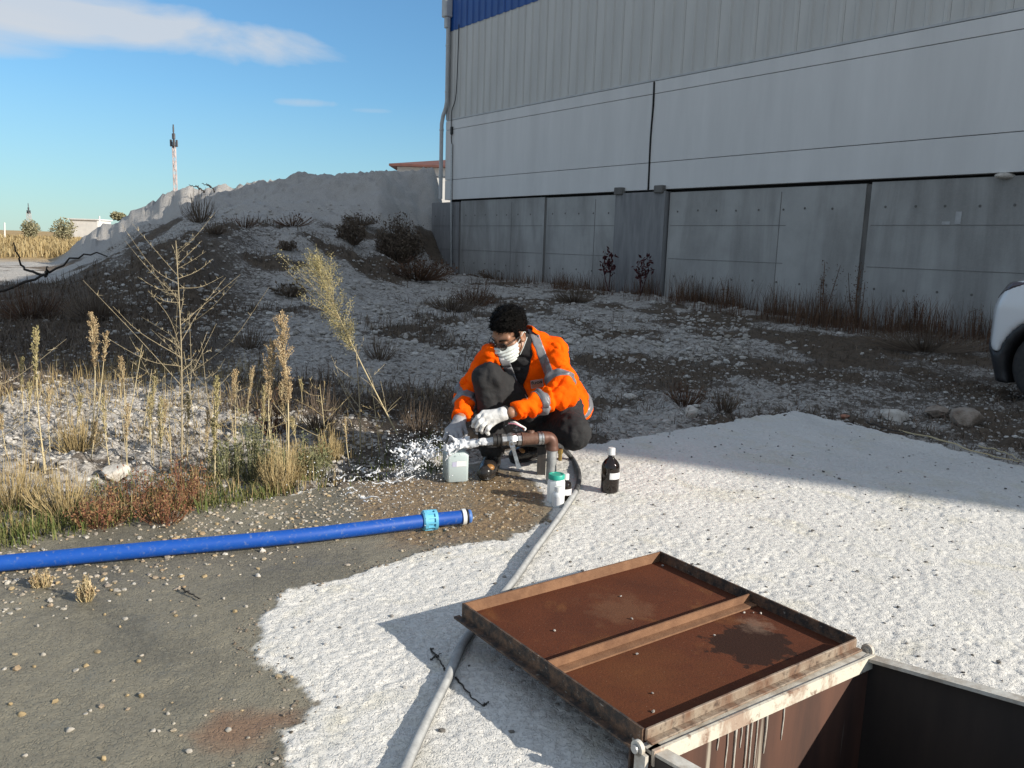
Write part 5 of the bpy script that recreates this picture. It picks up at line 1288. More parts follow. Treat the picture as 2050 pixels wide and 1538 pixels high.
h.put(b, 'Base Color', h.mix(h.ramp(h.noise(9, 5, .6), [(.3, 0.), (.7, 1.)]), (1.0, .128, .0), (.97, .088, .0))); b.inputs['Roughness'].default_value = .85; b.inputs['Specular IOR Level'].default_value = .1
h.put(b, 'Normal', h.bump(h.noise(38, 5, .6, .8), .5, .012, h.bump(h.noise(600, 2, .6), .2, .001)))
m_refl = simple('grey_reflective_tape', (.17, .175, .19), (.13, .135, .145), .42, 30, bump=.3, bscale=40, spec=.6)
m_fleece = simple('black_fleece', (.010, .010, .012), (.02, .02, .022), .95, 60, bump=.5)
m_trou = simple('dark_grey_work_trousers', (.010, .010, .0115), (.017, .017, .018), .85, 8, bump=.5, bscale=35, bdist=.01)
lo, hi = np.minimum(allp[[0, 1, 2, 4, 5, 6, 7]].min(0), PEL - .2) - .12, np.maximum(allp[[0, 1, 2, 4, 5, 6, 7]].max(0), PEL + .2) + .13
jk = mk('jacket', surf_net(jk_f, lo, hi, .0068), m_or, man)
# reflective tape: cut from the jacket's own surface, a few millimetres proud
def tape(name, reg, lo_, hi_, step=.0048):
    def f(p):
        d = jacket_sd(p); return smax(np.maximum(d - .0035, -(d + .006)), reg(p), .001)
    return mk(name, surf_net(f, lo_, hi_, step), m_refl, jk)
def ring_reg(a, b_, t0, t1, rad):
    a = np.asarray(a); ax = nz(np.asarray(b_) - a)
    def r(p):
        t = (p - a) @ ax; rr_ = np.linalg.norm(p - a - t[..., None] * ax, axis=-1)
        return np.maximum(np.maximum(t0 - t, t - t1), rr_ - rad)
    c = a + ax * (t0 + t1) / 2; return r, c - rad - .03, c + rad + .03
def T(a, b_, f): return np.linalg.norm(np.asarray(b_) - np.asarray(a)) * f
for (a, b_, f0, w) in ((LSH, LEL, .70, .05), (LEL, LWR, .44, .05), (RSH, REL, .98, .05), (REL, RWR, .38, .05)):
    L0 = T(a, b_, f0); r, l_, h_ = ring_reg(a, b_, L0 - w / 2, L0 + w / 2, .125)
    tape('reflective_band', r, l_, h_)
# braces over both shoulders, and one band round the waist
def brace(sx_, xw):
    def r(p):
        q = tl(p); return np.maximum(np.abs(q[..., 0] - (mx_ + sx_ * xw)) - .024, np.maximum(.10 - q[..., 2], np.minimum(vee(q) * -1 + .02, 1) * 0 - 1))
    return r
tape('reflective_brace', brace(1, .092), tw(mx_ + .092, 0, .28) - .3, tw(mx_ + .092, 0, .28) + .3)
tape('reflective_brace', brace(-1, .105), tw(mx_ - .105, 0, .28) - .3, tw(mx_ - .105, 0, .28) + .3)
def waist(p):
    q = tl(p); xm = np.abs(q[..., 0]) - .27; return np.maximum(np.maximum(np.abs(q[..., 2] + .055) - .022, xm), np.minimum(.004 - np.abs(q[..., 0] - vx_b), 1))
tape('reflective_band', waist, PEL - .30, PEL + .30, .006)
# black fleece showing in the open front and round the neck
def fl_f(p):
    q = tl(p); d = np.maximum(jacket_sd(p) + .014 - (fbm3(p * 20, 18) - .5) * .010, trunk_sd(p) - .05)
    d = smax(d, vee(q) - .020, .01); d = smax(d, vz_b - .03 - q[..., 2], .01)
    col = np.maximum(rcone(p, NB - TA * .03, hw(0, -.030, -.085), .088, .078), -rcone(p, NB - TA * .05, hw(0, -.02, -.03), .052, .060))
    return smin(d, col - (vn3(p * 30, 5) - .5) * .008, .012)
fl = mk('fleece', surf_net(fl_f, NB - .34, NB + .24, .0056), m_fleece, man)
zp = mk('zip', tube(spline([q_ + n_ * .006 for q_, n_ in (on_jacket(1047, 776), on_jacket(1051, 788), on_jacket(1056, 800))], 10), .0025, 6), m_galv, fl)
# stand-up collar of the jacket
def col_f(p):
    a0, a1 = NB - TA * .03, hw(.0, -.045, -.050); o_ = rcone(p, a0, a1, .100, .096) - (vn3(p * 24, 3) - .5) * .008; d = np.maximum(o_, -(o_ + .008))
    ax = nz(a1 - a0); t = (p - a0) @ ax; q = tl(p)
    return smax(smax(d, np.maximum(t - np.linalg.norm(a1 - a0) * .78, -.03 - t), .004), np.maximum(.055 - np.abs(q[..., 0] - vx_t) , 0) - np.clip(-q[..., 1] + .02, 0, .2) * 3, .004)
mk('collar', surf_net(col_f, NB - .2, NB + .22, .005), m_or, jk)
# badge on the chest
bq, bn = on_jacket(1074, 765)
bxv = nz(np.array([1, 0, 0.14]) - bn * (np.array([1, 0, 0.14]) @ bn)); byv = np.cross(bn, bxv)
BAX = np.array([bxv, byv, bn])
bd = mk('badge', box(bq + bn * .013, (.068, .062, .002), BAX), simple('badge_print', (.42, .30, .29), (.36, .25, .24), .5, 20), jk, False)
mk('badge_panel', box(bq + bn * .0142 - byv * .012, (.054, .026, .001), BAX), simple('badge_panel', (.40, .16, .11), None, .5), bd, False)
tcu = bpy.data.curves.new('lettering', 'FONT'); tcu.body = 'fuos'; tcu.size = .036; tcu.extrude = .0004; tcu.offset = .0006; tcu.align_x = 'CENTER'; tcu.align_y = 'CENTER'
tmp = bpy.data.objects.new('tmp', tcu); COL.objects.link(tmp); bpy.context.view_layer.update(); tme = bpy.data.meshes.new_from_object(tmp.evaluated_get(bpy.context.evaluated_depsgraph_get())); bpy.data.objects.remove(tmp)
tme.materials.clear(); tme.materials.append(m_black); to = bpy.data.objects.new('lettering', tme); COL.objects.link(to)
to.parent = bd; cq = bq + bn * .0154 + byv * .013 - WLOC[jk.name]
to.matrix_local = Matrix(((bxv[0], byv[0], bn[0], cq[0]), (bxv[1], byv[1], bn[1], cq[1]), (bxv[2], byv[2], bn[2], cq[2]), (0, 0, 0, 1)))
# ---- trousers, boots, gloves
def tr_f(p):
    d = rcone(p, LHP + [0, 0, .02], RHP + [0, 0, .0], .110, .110)
    f = (fbm3(p * 16, 21) - .5) * .026 + np.abs(vn3(p * np.array([18, 18, 40]), 27) - .5) * .012 + (np.abs(vn3(p * np.array([34, 34, 16]), 22) - .5)) * .012
    d = smin(d, chain(p, [LHP, LKN, LAN], [.100, .088, .066], .03), .04)
    leg = chain(p, [RHP, RKN, RAN + [0, 0, .03]], [.095, .074, .062], .03)
    leg = leg + .0095 * np.sin((p[..., 0] * 60 + p[..., 2] * 26 + 5 * vn3(p * 10, 8))) * np.exp(-(np.linalg.norm(p - RKN + [0, 0, .05], axis=-1) / .13) ** 2)
    d = smin(d, leg, .03) - f
    d = smax(d, -(jacket_sd(p) + .012), .004)
    return smax(d, .05 - p[..., 2], .006)
tp = np.array([LHP, RHP, LKN, RKN, LAN, RAN])
mk('trousers', surf_net(tr_f, tp.min(0) - .16, tp.max(0) + .16, .0075), m_trou, man)
m_boot = simple('wet_black_boot', (.012, .011, .011), (.03, .026, .024), .25, 20, bump=.3); m_tan = simple('tan_boot_toe', (.34, .17, .05), (.20, .09, .03), .4, 25)
for an, tt in ((RAN, RTO), (LAN, LTO)):
    fd = nz((tt - an) * [1, 1, 0]); a = np.array([an[0], an[1], .0])
    def bf(p):
        d = rcone(p, a + fd * -.045 + [0, 0, .045], a + fd * .10 + [0, 0, .042], .042, .046); d = smin(d, rcone(p, a + fd * .10 + [0, 0, .042], a + fd * .17 + [0, 0, .038], .046, .040), .02)
        d = smin(d, rcone(p, a + [0, 0, .05], a + [0, 0, .17], .046, .052), .025); return smax(d - (vn3(p * 30, 2) - .5) * .006, .003 - p[..., 2], .004)
    bt = mk('boot', surf_net(bf, a + fd * .06 - [.17, .17, .02], a + fd * .06 + [.17, .17, .24], .006), m_boot, man)
    sl = mk('sole', surf_net(lambda p: np.maximum(bf(p) - .004, p[..., 2] - .016), a + fd * .06 - [.17, .17, .02], a + fd * .06 + [.17, .17, .05], .006), m_black, bt)
    mk('toe_patch', [(ICO2_V * np.array([.026, .026, .018]) + a + fd * .155 + np.array([.02, .0, .064]), ICO2_F)], m_tan, bt)
m_glove = simple('white_work_glove', (.72, .71, .69), (.58, .57, .56), .65, 22, bump=.5, bscale=50, bdist=.008)
m_glove_shade = simple('wet_shaded_glove', (.36, .355, .37), (.25, .25, .265), .5, 22, bump=.5, bscale=50, bdist=.008)  # right glove: the grey carries the shade on the back of that hand
def glove(name, wr, pal, fings, mat, cuff_dir, label=None):
    F_ = [np.array([P(*q) for q in f]) for f in fings]; W_ = P(*wr)
    def gf(p):
        d = None
        for i, f in enumerate(F_):
            rs = np.linspace(.0125, .0098, len(f))
            e = chain(p, f, rs, .004); d = e if d is None else smin(d, e, .0035)
        pm = None
        for i, f in enumerate(F_[:4]):
            e = rcone(p, W_, f[0], .027, .0150); pm = e if pm is None else smin(pm, e, .012)
        pm = smin(pm, rcone(p, W_, F_[4][0], .025, .015), .012)
        d = smin(d, pm, .006); c = rcone(p, W_, W_ + cuff_dir * .035, .033, .037)
        d = smin(d, c, .008); ax = cuff_dir
        return smax(d - (vn3(p * 60, 7) - .5) * .003, (p - W_) @ ax - .028, .003)
    pts = np.concatenate(F_ + [W_[None]])
    return mk(name, surf_net(gf, pts.min(0) - .05, pts.max(0) + .05, .0032), mat, man, label=label)
glove('glove', (1006, 829, 4.095), None, [
    [(968, 827, 4.09), (957, 835, 4.075), (949, 845, 4.085), (947, 853, 4.11)], [(970, 834, 4.075), (960, 845, 4.06), (954, 855, 4.07), (955, 861, 4.095)],
    [(976, 842, 4.075), (967, 852, 4.06), (963, 861, 4.07), (965, 866, 4.095)], [(984, 849, 4.085), (977, 858, 4.07), (974, 865, 4.08), (977, 869, 4.10)],
    [(988, 832, 4.15), (974, 831, 4.16), (964, 838, 4.16)]], m_glove, nz(LEL - LWR), 'clean white left glove')
glove('glove', (919, 845, 4.25), None, [
    [(920, 863, 4.19), (923, 873, 4.175), (920, 882, 4.175), (916, 888, 4.19)], [(912, 865, 4.185), (914, 876, 4.165), (911, 885, 4.165), (908, 891, 4.18)],
    [(904, 864, 4.19), (904, 874, 4.17), (901, 883, 4.17), (899, 889, 4.185)], [(896, 861, 4.20), (894, 870, 4.185), (891, 878, 4.185), (890, 883, 4.20)],
    [(928, 856, 4.23), (933, 867, 4.22), (931, 877, 4.215)]], m_glove_shade, nz(REL - RWR), 'wet right glove on the jug, shade painted grey')
mk('cuff_strap', lathe([(.037, -.006), (.0385, -.004), (.0385, .004), (.037, .006)], P(1006, 829, 4.095) + nz(LEL - LWR) * .020, 20, nz(LEL - LWR)), m_black, man)
# ================================================================== PLANTS
m_straw = plant('straw_stalk', [(.50, .40, .22), (.42, .31, .15), (.56, .48, .30), (.33, .24, .12)])
m_bleach = plant('bleached_twig', [(.40, .34, .22), (.33, .27, .17), (.46, .40, .28)])
m_plume_t = plant('tan_seed_plume', [(.44, .33, .19), (.36, .25, .14), (.52, .42, .26), (.30, .20, .11)])
m_plume_y = plant('yellow_green_plume', [(.36, .31, .15), (.30, .26, .12), (.44, .38, .20), (.22, .20, .09)])
m_greenw = plant('grey_green_leaf', [(.15, .16, .08), (.22, .21, .11), (.10, .12, .055), (.28, .25, .14)])
m_grass_g = plant('green_grass', [(.07, .11, .025), (.12, .14, .04), (.17, .16, .06), (.05, .08, .02)])
m_grass_d = plant('dry_grass', [(.38, .29, .14), (.28, .20, .09), (.46, .37, .20), (.20, .14, .07)])
m_red = plant('red_brown_leaf', [(.19, .075, .045), (.14, .06, .04), (.24, .11, .055), (.27, .17, .08), (.16, .12, .05)])
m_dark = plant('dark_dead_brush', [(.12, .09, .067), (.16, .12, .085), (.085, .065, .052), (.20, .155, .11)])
m_darkr = plant('dark_russet_brush', [(.10, .052, .032), (.14, .075, .042), (.065, .04, .03), (.17, .11, .065)])
m_maroon = plant('maroon_leaf', [(.075, .018, .02), (.05, .014, .016), (.10, .03, .028)])
m_bushg = plant('pale_green_bush', [(.27, .25, .16), (.21, .20, .11), (.33, .30, .19)])
def gp(px, py): return hit(px, py)
def top_of(q, px, py):
    """the point at the same distance as q, seen at px, py"""
    return P(px, py, (q - CP) @ FW)
def stemline(a, b_, rng, bend=.03, n=9):
    L = np.linalg.norm(b_ - a); m = (a + b_) / 2 + (rng.random(3) - .5) * bend * L * 2; return spline([a, m, b_], n)
def plume(name, pbase, ptop, frac, wid, mat_h, label, seed, side=.5, stem_r=.0042, fl=.012, nf=900, group=None, twigs=0, cat='weed'):
    """a tall stalk with a feathery seed head over the top part of its length"""
    g = np.random.default_rng(seed); a = gp(*pbase); b_ = top_of(a, *ptop); b_ = b_ + np.array([0, g.uniform(-.05, .05), 0])
    t = thing(name, label, cat, a, group); st = stemline(a, b_, g); L = np.linalg.norm(b_ - a)
    mk('stem', tube(st, np.linspace(stem_r, stem_r * .4, len(st)), 6), m_straw, t)
    pos, dirs, br = [], [], []; ax = nz(b_ - a)
    nb = int(22 + 40 * frac)
    for k in range(nb):
        u = 1 - frac * (k + g.random()) / nb; i = u * (len(st) - 1); i0 = min(int(i), len(st) - 2); q = st[i0] + (st[i0 + 1] - st[i0]) * (i - i0)
        prof_ = sin(pi * min(1, ((1 - u) / frac) * .80 + .12)); az_ = g.random() * 2 * pi; o_ = np.array([cos(az_), sin(az_), 0])
        l_ = wid * prof_ * g.uniform(.55, 1.35); e = q + o_ * l_ * side + ax * l_ * g.uniform(.7, 1.5)
        br += tube(np.array([q, (q + e) / 2 + o_ * l_ * .08, e]), [.0014, .0010, .0006], 4, False)
        m_ = max(4, int(nf / nb)); s = g.random(m_) ** .8
        pos.append(q + (e - q) * s[:, None] + g.normal(size=(m_, 3)) * wid * .075); dirs.append(np.tile(nz(e - q), (m_, 1)))
    mk('twigs', br, m_straw, t, kind='stuff')
    mk('seed_head', flakes(np.concatenate(pos), fl * g.uniform(.5, 1.2, sum(map(len, pos))), g, .2, .5, np.concatenate(dirs)), mat_h, t, False, kind='stuff')
    if twigs:
        sb_ = []
        for k in range(twigs):
            u = g.uniform(.1, 1 - frac); q = st[int(u * (len(st) - 1))]; az_ = g.random() * 2 * pi; e = q + np.array([cos(az_), sin(az_) * .6, g.uniform(.5, 1.3)]) * L * g.uniform(.06, .14)
            sb_ += tube(stemline(q, e, g, .08, 5), [.002, .0018, .0016, .0013, .0009], 5)
        mk('side_shoots', sb_, m_bleach, t)
    return t
def bare(name, pbase, ptop, label, seed, nbr=22, spread=.45, mat=None, r0=.0050, lo_=.12, cat='shrub', thorns=True, group=None, up=.55):
    """a leafless shrub: a leader with long rising side branches, each with short spurs"""
    g = np.random.default_rng(seed); mat = mat or m_bleach; a = gp(*pbase); b_ = top_of(a, *ptop); t = thing(name, label, cat, a, group)
    st = stemline(a, b_, g, .015, 14); L = np.linalg.norm(b_ - a)
    mk('stem', tube(st, np.linspace(r0, r0 * .35, len(st)), 7), mat, t)
    br, sp_ = [], []
    for k in range(nbr):
        u = lo_ + (1 - lo_ - .04) * (k + g.random()) / nbr; q = st[int(u * 13)] + (st[min(13, int(u * 13) + 1)] - st[int(u * 13)]) * (u * 13 % 1)
        az_ = g.random() * 2 * pi; l_ = L * spread * (1.12 - u * .80) * g.uniform(.3, 1.25)
        o_ = np.array([cos(az_), sin(az_), 0]); e = q + o_ * l_ + np.array([0, 0, l_ * up * g.uniform(.2, 2.2)]); m_ = (q + e) / 2 - np.array([0, 0, l_ * g.uniform(-.02, .16)]) + g.normal(size=3) * l_ * .05
        ln = spline([q, m_, e], 9); rr_ = r0 * (.50 - .25 * u); tb_ = tube(ln, np.linspace(rr_, rr_ * .35, 9), 5)
        if name == 'bare_shrub': mk('branch', tb_, mat, t)
        else: br += tb_
        if thorns:
            for j in range(int(5 + l_ * 26)):
                i = g.integers(1, 8); p0 = ln[i]; dd = nz(g.normal(size=3) + [0, 0, .8] + nz(e - q) * .8); sp_ += tube(np.array([p0, p0 + dd * g.uniform(.008, .028)]), [.0016, .0006], 4, False)
    if br: mk('branches', br, mat, t, kind='stuff')
    if sp_: mk('spurs', sp_, mat, t, kind='stuff')
    return t
def brush(name, pb, wpx, hpx, mat, label, seed, n=260, cat='shrub', group=None, leaf=0, lmat=None, dense=1.0, up=1.0, leafsize=.03):
    """a low bushy plant: many thin stalks fanning from the base, leaves if any"""
    g = np.random.default_rng(seed); a = gp(*pb); D = (a - CP) @ FW; w, hh = wpx / FOC * D / 2, hpx / FOC * D
    t = thing(name, label, cat, a, group); tw_, ends = [], []
    for k in range(int(n * dense)):
        az_ = g.random() * 2 * pi; r_ = sqrt(g.random()); o_ = np.array([cos(az_) * w * r_, sin(az_) * w * r_ * .8, 0]); q = a + o_ * .35 - [0, 0, .02]
        e = a + o_ * 1.1 + np.array([0, 0, hh * (1.05 - .55 * r_ ** 2) * g.uniform(.45, 1.0) * up]); m_ = (q + e) / 2 + o_ * .12 + (g.random(3) - .5) * hh * .15
        th = max(.0016, .00035 * D); tw_ += tube(np.array([q, m_, e]), [th, th * .8, th * .35], 3, False); ends.append((m_, e))
    mk('stems', tw_, mat, t, False, kind='stuff')
    if leaf:
        A_ = np.array([x_[0] for x_ in ends]); B_ = np.array([x_[1] for x_ in ends]); i = g.integers(0, len(A_), leaf); s = g.random((leaf, 1)) * 1.05
        mk('leaves', flakes(A_[i] + (B_ - A_)[i] * s + g.normal(size=(leaf, 3)) * w * .06, leafsize * g.uniform(.5, 1.2, leaf), g, .3, .5), lmat or mat, t, False, kind='stuff')
    return t
# the tall ones in the sun
bare('bare_shrub', (364, 930), (352, 482), 'tall bleached leafless shrub, tallest plant in the sunlit strip at left', 101, 46, .40)
lp = plume('leaning_weed', (796, 872), (634, 532), .52, .20, m_plume_y, 'tall yellow green weed leaning to the left, its plume against the dark slope', 103, .80, .0052, .0095, 9000, twigs=6)
bare('dry_stalk', (722, 905), (712, 690), 'straight pale dry stalk crossing the leaning yellow green weed', 104, 7, .5, m_bleach, .005, .3, 'weed')
plume('plume_weed', (576, 965), (561, 640), .52, .075, m_plume_t, 'tallest tan feathery weed right of the bare shrub', 105, .5, .0050, .010, 3600, twigs=5)
plume('plume_weed', (548, 960), (540, 690), .42, .055, m_plume_t, 'slimmer tan plume close on the left of the tallest tan feathery weed', 106, .5, .0042, .010, 1900)
plume('plume_weed', (430, 965), (430, 760), .80, .036, m_plume_y, 'spiky olive weed with seeds down its stalk between shrub and tan plume', 107, .5, .0045, .011, 1300)
plume('plume_weed', (472, 905), (466, 748), .35, .040, m_plume_t, 'short plume weed right of the spiky olive weed', 108, .5, .0036, .010, 700)
plume('plume_weed', (186, 858), (181, 632), .45, .056, m_plume_t, 'twin topped tan weed left of the bare shrub, taller top', 109, .5, .0042, .010, 1900)
plume('plume_weed', (192, 855), (206, 668), .32, .034, m_plume_t, 'shorter right hand top beside the twin topped tan weed', 110, .5, .0036, .010, 700)
plume('plume_weed', (90, 950), (80, 660), .36, .036, m_plume_y, 'thin tall pale weed with a narrow plume, near the left edge', 111, .5, .0042, .010, 900, twigs=7)
plume('plume_weed', (250, 826), (246, 716), .45, .034, m_plume_t, 'small brown plume between the twin topped weed and the bare shrub', 112, .5, .0034, .010, 600)
plume('plume_weed', (48, 826), (52, 716), .50, .030, m_plume_y, 'small plume weed at far left behind the thin tall one', 113, .5, .0034, .010, 500)
plume('plume_weed', (300, 880), (308, 760), .6, .036, m_plume_y, 'olive spiky weed just left of the bare shrub foot', 114, .5, .0036, .010, 700)
plume('plume_weed', (322, 940), (318, 800), .7, .034, m_plume_y, 'low grey olive spike in front of the bare shrub', 115, .5, .0036, .010, 700)
plume('plume_weed', (603, 850), (604, 760), .30, .028, m_plume_y, 'little pale plume right of the tallest tan feathery weed', 116, .5, .003, .009, 260)
plume('plume_weed', (700, 935), (688, 842), .5, .026, m_plume_t, 'low thin weed under the leaning weed', 117, .5, .003, .008, 260)
bare('bare_shrub', (-70, 1010), (-20, 640), 'leafless twigs reaching in from the left edge', 118, 20, .62, m_bleach, .006, .1)
bare('dry_stalk', (410, 905), (432, 780), 'small twiggy dry stalk at the right foot of the bare shrub', 119, 9, .6, m_straw, .0035, .1, 'weed')
bare('dry_stalk', (250, 880), (285, 690), 'slanting dry twig left of the bare shrub', 120, 8, .5, m_straw, .0035, .15, 'weed')
bare('dry_stalk', (655, 915), (640, 770), 'thin branching dry stalk left of the leaning weed', 121, 10, .6, m_straw, .003, .2, 'weed')
bare('dry_stalk', (760, 905), (742, 760), 'fine branching stalk between leaning weed and man', 122, 12, .5, m_straw, .003, .2, 'weed')
for i in range(18):
    px_ = 60 + i * 31 + random.uniform(-12, 12); py_ = random.uniform(850, 950)
    bare('thin_stalk', (px_, py_), (px_ + random.uniform(-26, 26), py_ - random.uniform(70, 190)), 'thin branching dry stalk among the sunlit weeds at left', 600 + i, 6, .45, m_straw if i % 2 else m_bleach, .0028, .2, 'weed', True, 'thin dry stalks among the weeds')
for i in range(16):
    px_ = 20 + i * 39 + random.uniform(-14, 14); py_ = random.uniform(840, 965); hh_ = random.uniform(70, 150)
    plume('plume_weed', (px_, py_), (px_ + random.uniform(-14, 14), py_ - hh_), random.uniform(.4, .65), .034, (m_plume_t, m_plume_y)[i % 2], 'small dry plume weed among the sunlit weeds at left', 700 + i, .5, .0030, .009, 420, 'small plume weeds at left', 3)
# green feathery and red-brown low plants along the slab edge
for i, (x_, y_, w_, h_, lab) in enumerate([(505, 968, 70, 170, 'feathery grey green weed left of the tan plumes'), (548, 965, 60, 110, 'low green weed at the foot of the tan plumes'), (455, 958, 70, 100, 'grey green bushy weed right of the red brown plants'), (625, 955, 90, 95, 'loose green weed right of the tan plumes')]):
    brush('green_weed', (x_, y_), w_, h_, m_greenw, lab, 130 + i, 70, 'weed', leaf=900, lmat=m_greenw, leafsize=.016)
for i, (x_, y_, w_, h_, lab) in enumerate([(265, 1030, 150, 105, 'widest red brown low plant beside the slab'), (368, 1018, 110, 120, 'upright red brown plant below the bare shrub'), (200, 1052, 120, 60, 'flat red brown plant at the left end of the row'), (330, 1045, 120, 70, 'rusty low plant in front of the row, nearest the blue pipe')]):
    brush('red_weed', (x_, y_), w_, h_, m_red, lab, 140 + i, 90, 'weed', leaf=650, lmat=m_red, leafsize=.015)
for i, (x_, y_, w_, h_, lab) in enumerate([(30, 1020, 170, 130, 'straw coloured dry tuft at the left edge'), (130, 1030, 150, 110, 'dry brown tuft left of the red plants'), (560, 985, 90, 120, 'golden dry grass tuft under the tan plumes'), (590, 960, 70, 90, 'golden dry tuft right of the tan plumes'), (660, 925, 60, 80, 'yellow tuft beside the splash'), (155, 905, 110, 90, 'dry tuft among white stones at left')]):
    brush('dry_tuft', (x_, y_), w_, h_, m_grass_d, lab, 150 + i, 240, 'grass tuft')
brush('dead_weed', (172, 1200), 34, 52, m_straw, 'small dead brown weed growing on the mud in front of the blue pipe', 160, 90, 'weed', leaf=260, lmat=m_plume_t, leafsize=.012)
brush('dead_weed', (85, 1172), 44, 36, m_straw, 'flattened dead weed touching the blue pipe at far left', 161, 80, 'weed', leaf=220, lmat=m_plume_t, leafsize=.012)
# grasses nobody could count
def scatter_on(n, pxr, yr, seed, dens):
    g = np.random.default_rng(seed); y = yr[0] * (yr[1] / yr[0]) ** g.random(n); x = (g.uniform(*pxr, n) - 1025) / FOC * y
    k = g.random(n) < dens(x, y); x, y = x[k], y[k]; z = np.where(slab_sd(x, y) > .0, slab_fields(x, y)[0] - .003, ground_z(x, y)); return np.stack([x, y, z], 1), g
dist_b = lambda x, y: -((x - SL_C[0]) * BKN[0] + (y - SL_C[1]) * BKN[1])       # metres behind the slab's back edge
pos, g = scatter_on(24000, (-150, 900), (2.9, 5.4), 201, lambda x, y: sstep(-.16, .02, dist_b(x, y) + .22 * (fbm2(x * 3, y * 3, 3, 5) - .5)) * sstep(.75, .15, dist_b(x, y)) * sstep(.30, .62, fbm2(x * 2.2, y * 2.2, 3, 6) + .10))
mk('green_grass', blades(pos, .025 + .075 * g.random(len(pos)) ** 1.5, .0045, g, .9), m_grass_g, None, False, kind='stuff')
pos, g = scatter_on(15000, (-150, 900), (2.9, 7.0), 202, lambda x, y: sstep(-.10, .05, dist_b(x, y)) * sstep(2.9, .5, dist_b(x, y)) * sstep(.40, .66, fbm2(x * 1.9 + 4, y * 1.9, 3, 7)))
mk('dry_grass', blades(pos, .025 + .13 * g.random(len(pos)) ** 2, .0036, g, .7), m_grass_d, None, False, kind='stuff')
pos, g = scatter_on(3200, (-150, 560), (5.2, 7.2), 205, lambda x, y: sstep(5.2, 5.9, y) * sstep(.25, .55, fbm2(x * 1.5 + 9, y * 1.5, 3, 17)))
mk('straw_fringe', blades(pos, .05 + .17 * g.random(len(pos)) ** 1.8, .0045, g, .8), m_grass_d, None, False, kind='stuff')
# dead dark brush covering the shaded slope, litter on the rubble
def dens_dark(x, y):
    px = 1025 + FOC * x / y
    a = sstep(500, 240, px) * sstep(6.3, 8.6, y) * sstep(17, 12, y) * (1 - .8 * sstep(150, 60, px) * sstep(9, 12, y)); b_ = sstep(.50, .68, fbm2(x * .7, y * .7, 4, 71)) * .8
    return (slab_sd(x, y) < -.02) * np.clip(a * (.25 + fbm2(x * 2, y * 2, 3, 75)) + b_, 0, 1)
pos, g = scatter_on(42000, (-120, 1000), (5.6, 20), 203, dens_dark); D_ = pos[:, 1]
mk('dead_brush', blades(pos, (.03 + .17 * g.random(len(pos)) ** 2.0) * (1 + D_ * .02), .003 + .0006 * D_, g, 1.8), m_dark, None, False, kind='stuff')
pos, g = scatter_on(17000, (850, 2200), (4.8, 14), 204, lambda x, y: (slab_sd(x, y) < -.02) * np.clip(sstep(.45, .66, fbm2(x * .7, y * .7, 4, 71)) + .35 * sstep(1300, 1900, 1025 + FOC * x / y), 0, 1)); D_ = pos[:, 1]
mk('dead_litter', blades(pos, (.02 + .10 * g.random(len(pos)) ** 2.2), .003 + .0005 * D_, g, 2.2), m_dark, None, False, kind='stuff')
# brown weeds along the foot of the wall
n = 15000; s = -15.5 + 17.5 * g.random(n) ** .75; o_ = .08 + 1.5 * g.random(n) ** 1.6; xy = W0 + s[:, None] * E + o_[:, None] * N
k = (g.random(n) < sstep(-14, -8, s) * .9 + .1) & (g.random(n) < .9 * sstep(.38, .62, fbm2(xy[:, 0] * 1.6, xy[:, 1] * 1.6, 3, 8)) + .06); xy, s, o_ = xy[k], s[k], o_[k]
pos = np.column_stack([xy, ground_z(xy[:, 0], xy[:, 1])])
mk('wall_foot_grass', blades(pos, (.10 + .55 * g.random(len(pos)) ** 2.4) * (.6 + .5 * sstep(-12, -5, s)), .009, g, .5), m_darkr, None, False, kind='stuff')
def wall_plant(name, s, o, h_, label, seed, mat, lmat, n, leaf, lsz=.05, cat='weed'):
    g = np.random.default_rng(seed); q = W0 + s * E + o * N; a = np.array([*q, float(ground_z(*q))]); t = thing(name, label, cat, a); st, pos = [], []
    for k in range(n):
        az_ = g.random() * 2 * pi; e = a + np.array([cos(az_) * h_ * .28 * g.random(), sin(az_) * h_ * .28 * g.random(), h_ * g.uniform(.6, 1)]); ln = stemline(a, e, g, .05, 6); st += tube(ln, np.linspace(.011, .004, 6), 5)
        u = .45 + .55 * g.random(leaf // n); i = u * 4.99; i0 = i.astype(int); pos.append(ln[i0] + (ln[i0 + 1] - ln[i0]) * (i - i0)[:, None] + g.normal(size=(len(u), 3)) * .035)
    mk('stems', st, mat, t); pos = np.concatenate(pos); mk('leaves', flakes(pos, lsz * g.uniform(.6, 1.3, len(pos)), g, .4, .4), lmat, t, False, kind='stuff'); return t
wall_plant('maroon_weed', -8.45, .55, 1.0, 'left one of two maroon leaved weeds against the concrete wall', 301, m_maroon, m_maroon, 3, 120, .11)
wall_plant('maroon_weed', -7.45, .55, .95, 'right one of two maroon leaved weeds against the concrete wall', 302, m_maroon, m_maroon, 3, 110, .11)
wall_plant('dry_wall_weed', -3.05, .50, 1.15, 'tall dark weed left of the dark wall joint near the car', 303, m_darkr, m_darkr, 4, 220, .035)
wall_plant('dry_wall_weed', -2.35, .55, 1.10, 'umbrella topped dry weed right of the dark wall joint', 304, m_darkr, m_darkr, 5, 240, .035)
wall_plant('dry_wall_weed', -1.35, .6, .62, 'short dry weed at the wall foot nearest the car', 305, m_darkr, m_darkr, 4, 160, .03)
wall_plant('dry_wall_weed', -5.2, .5, .60, 'short dry weed in the middle of the wall foot', 306, m_darkr, m_darkr, 4, 160, .03)
wall_plant('dry_wall_weed', -.45, .6, .55, 'leaning dry weed at the wall foot just left of the car', 307, m_darkr, m_darkr, 4, 140, .03)
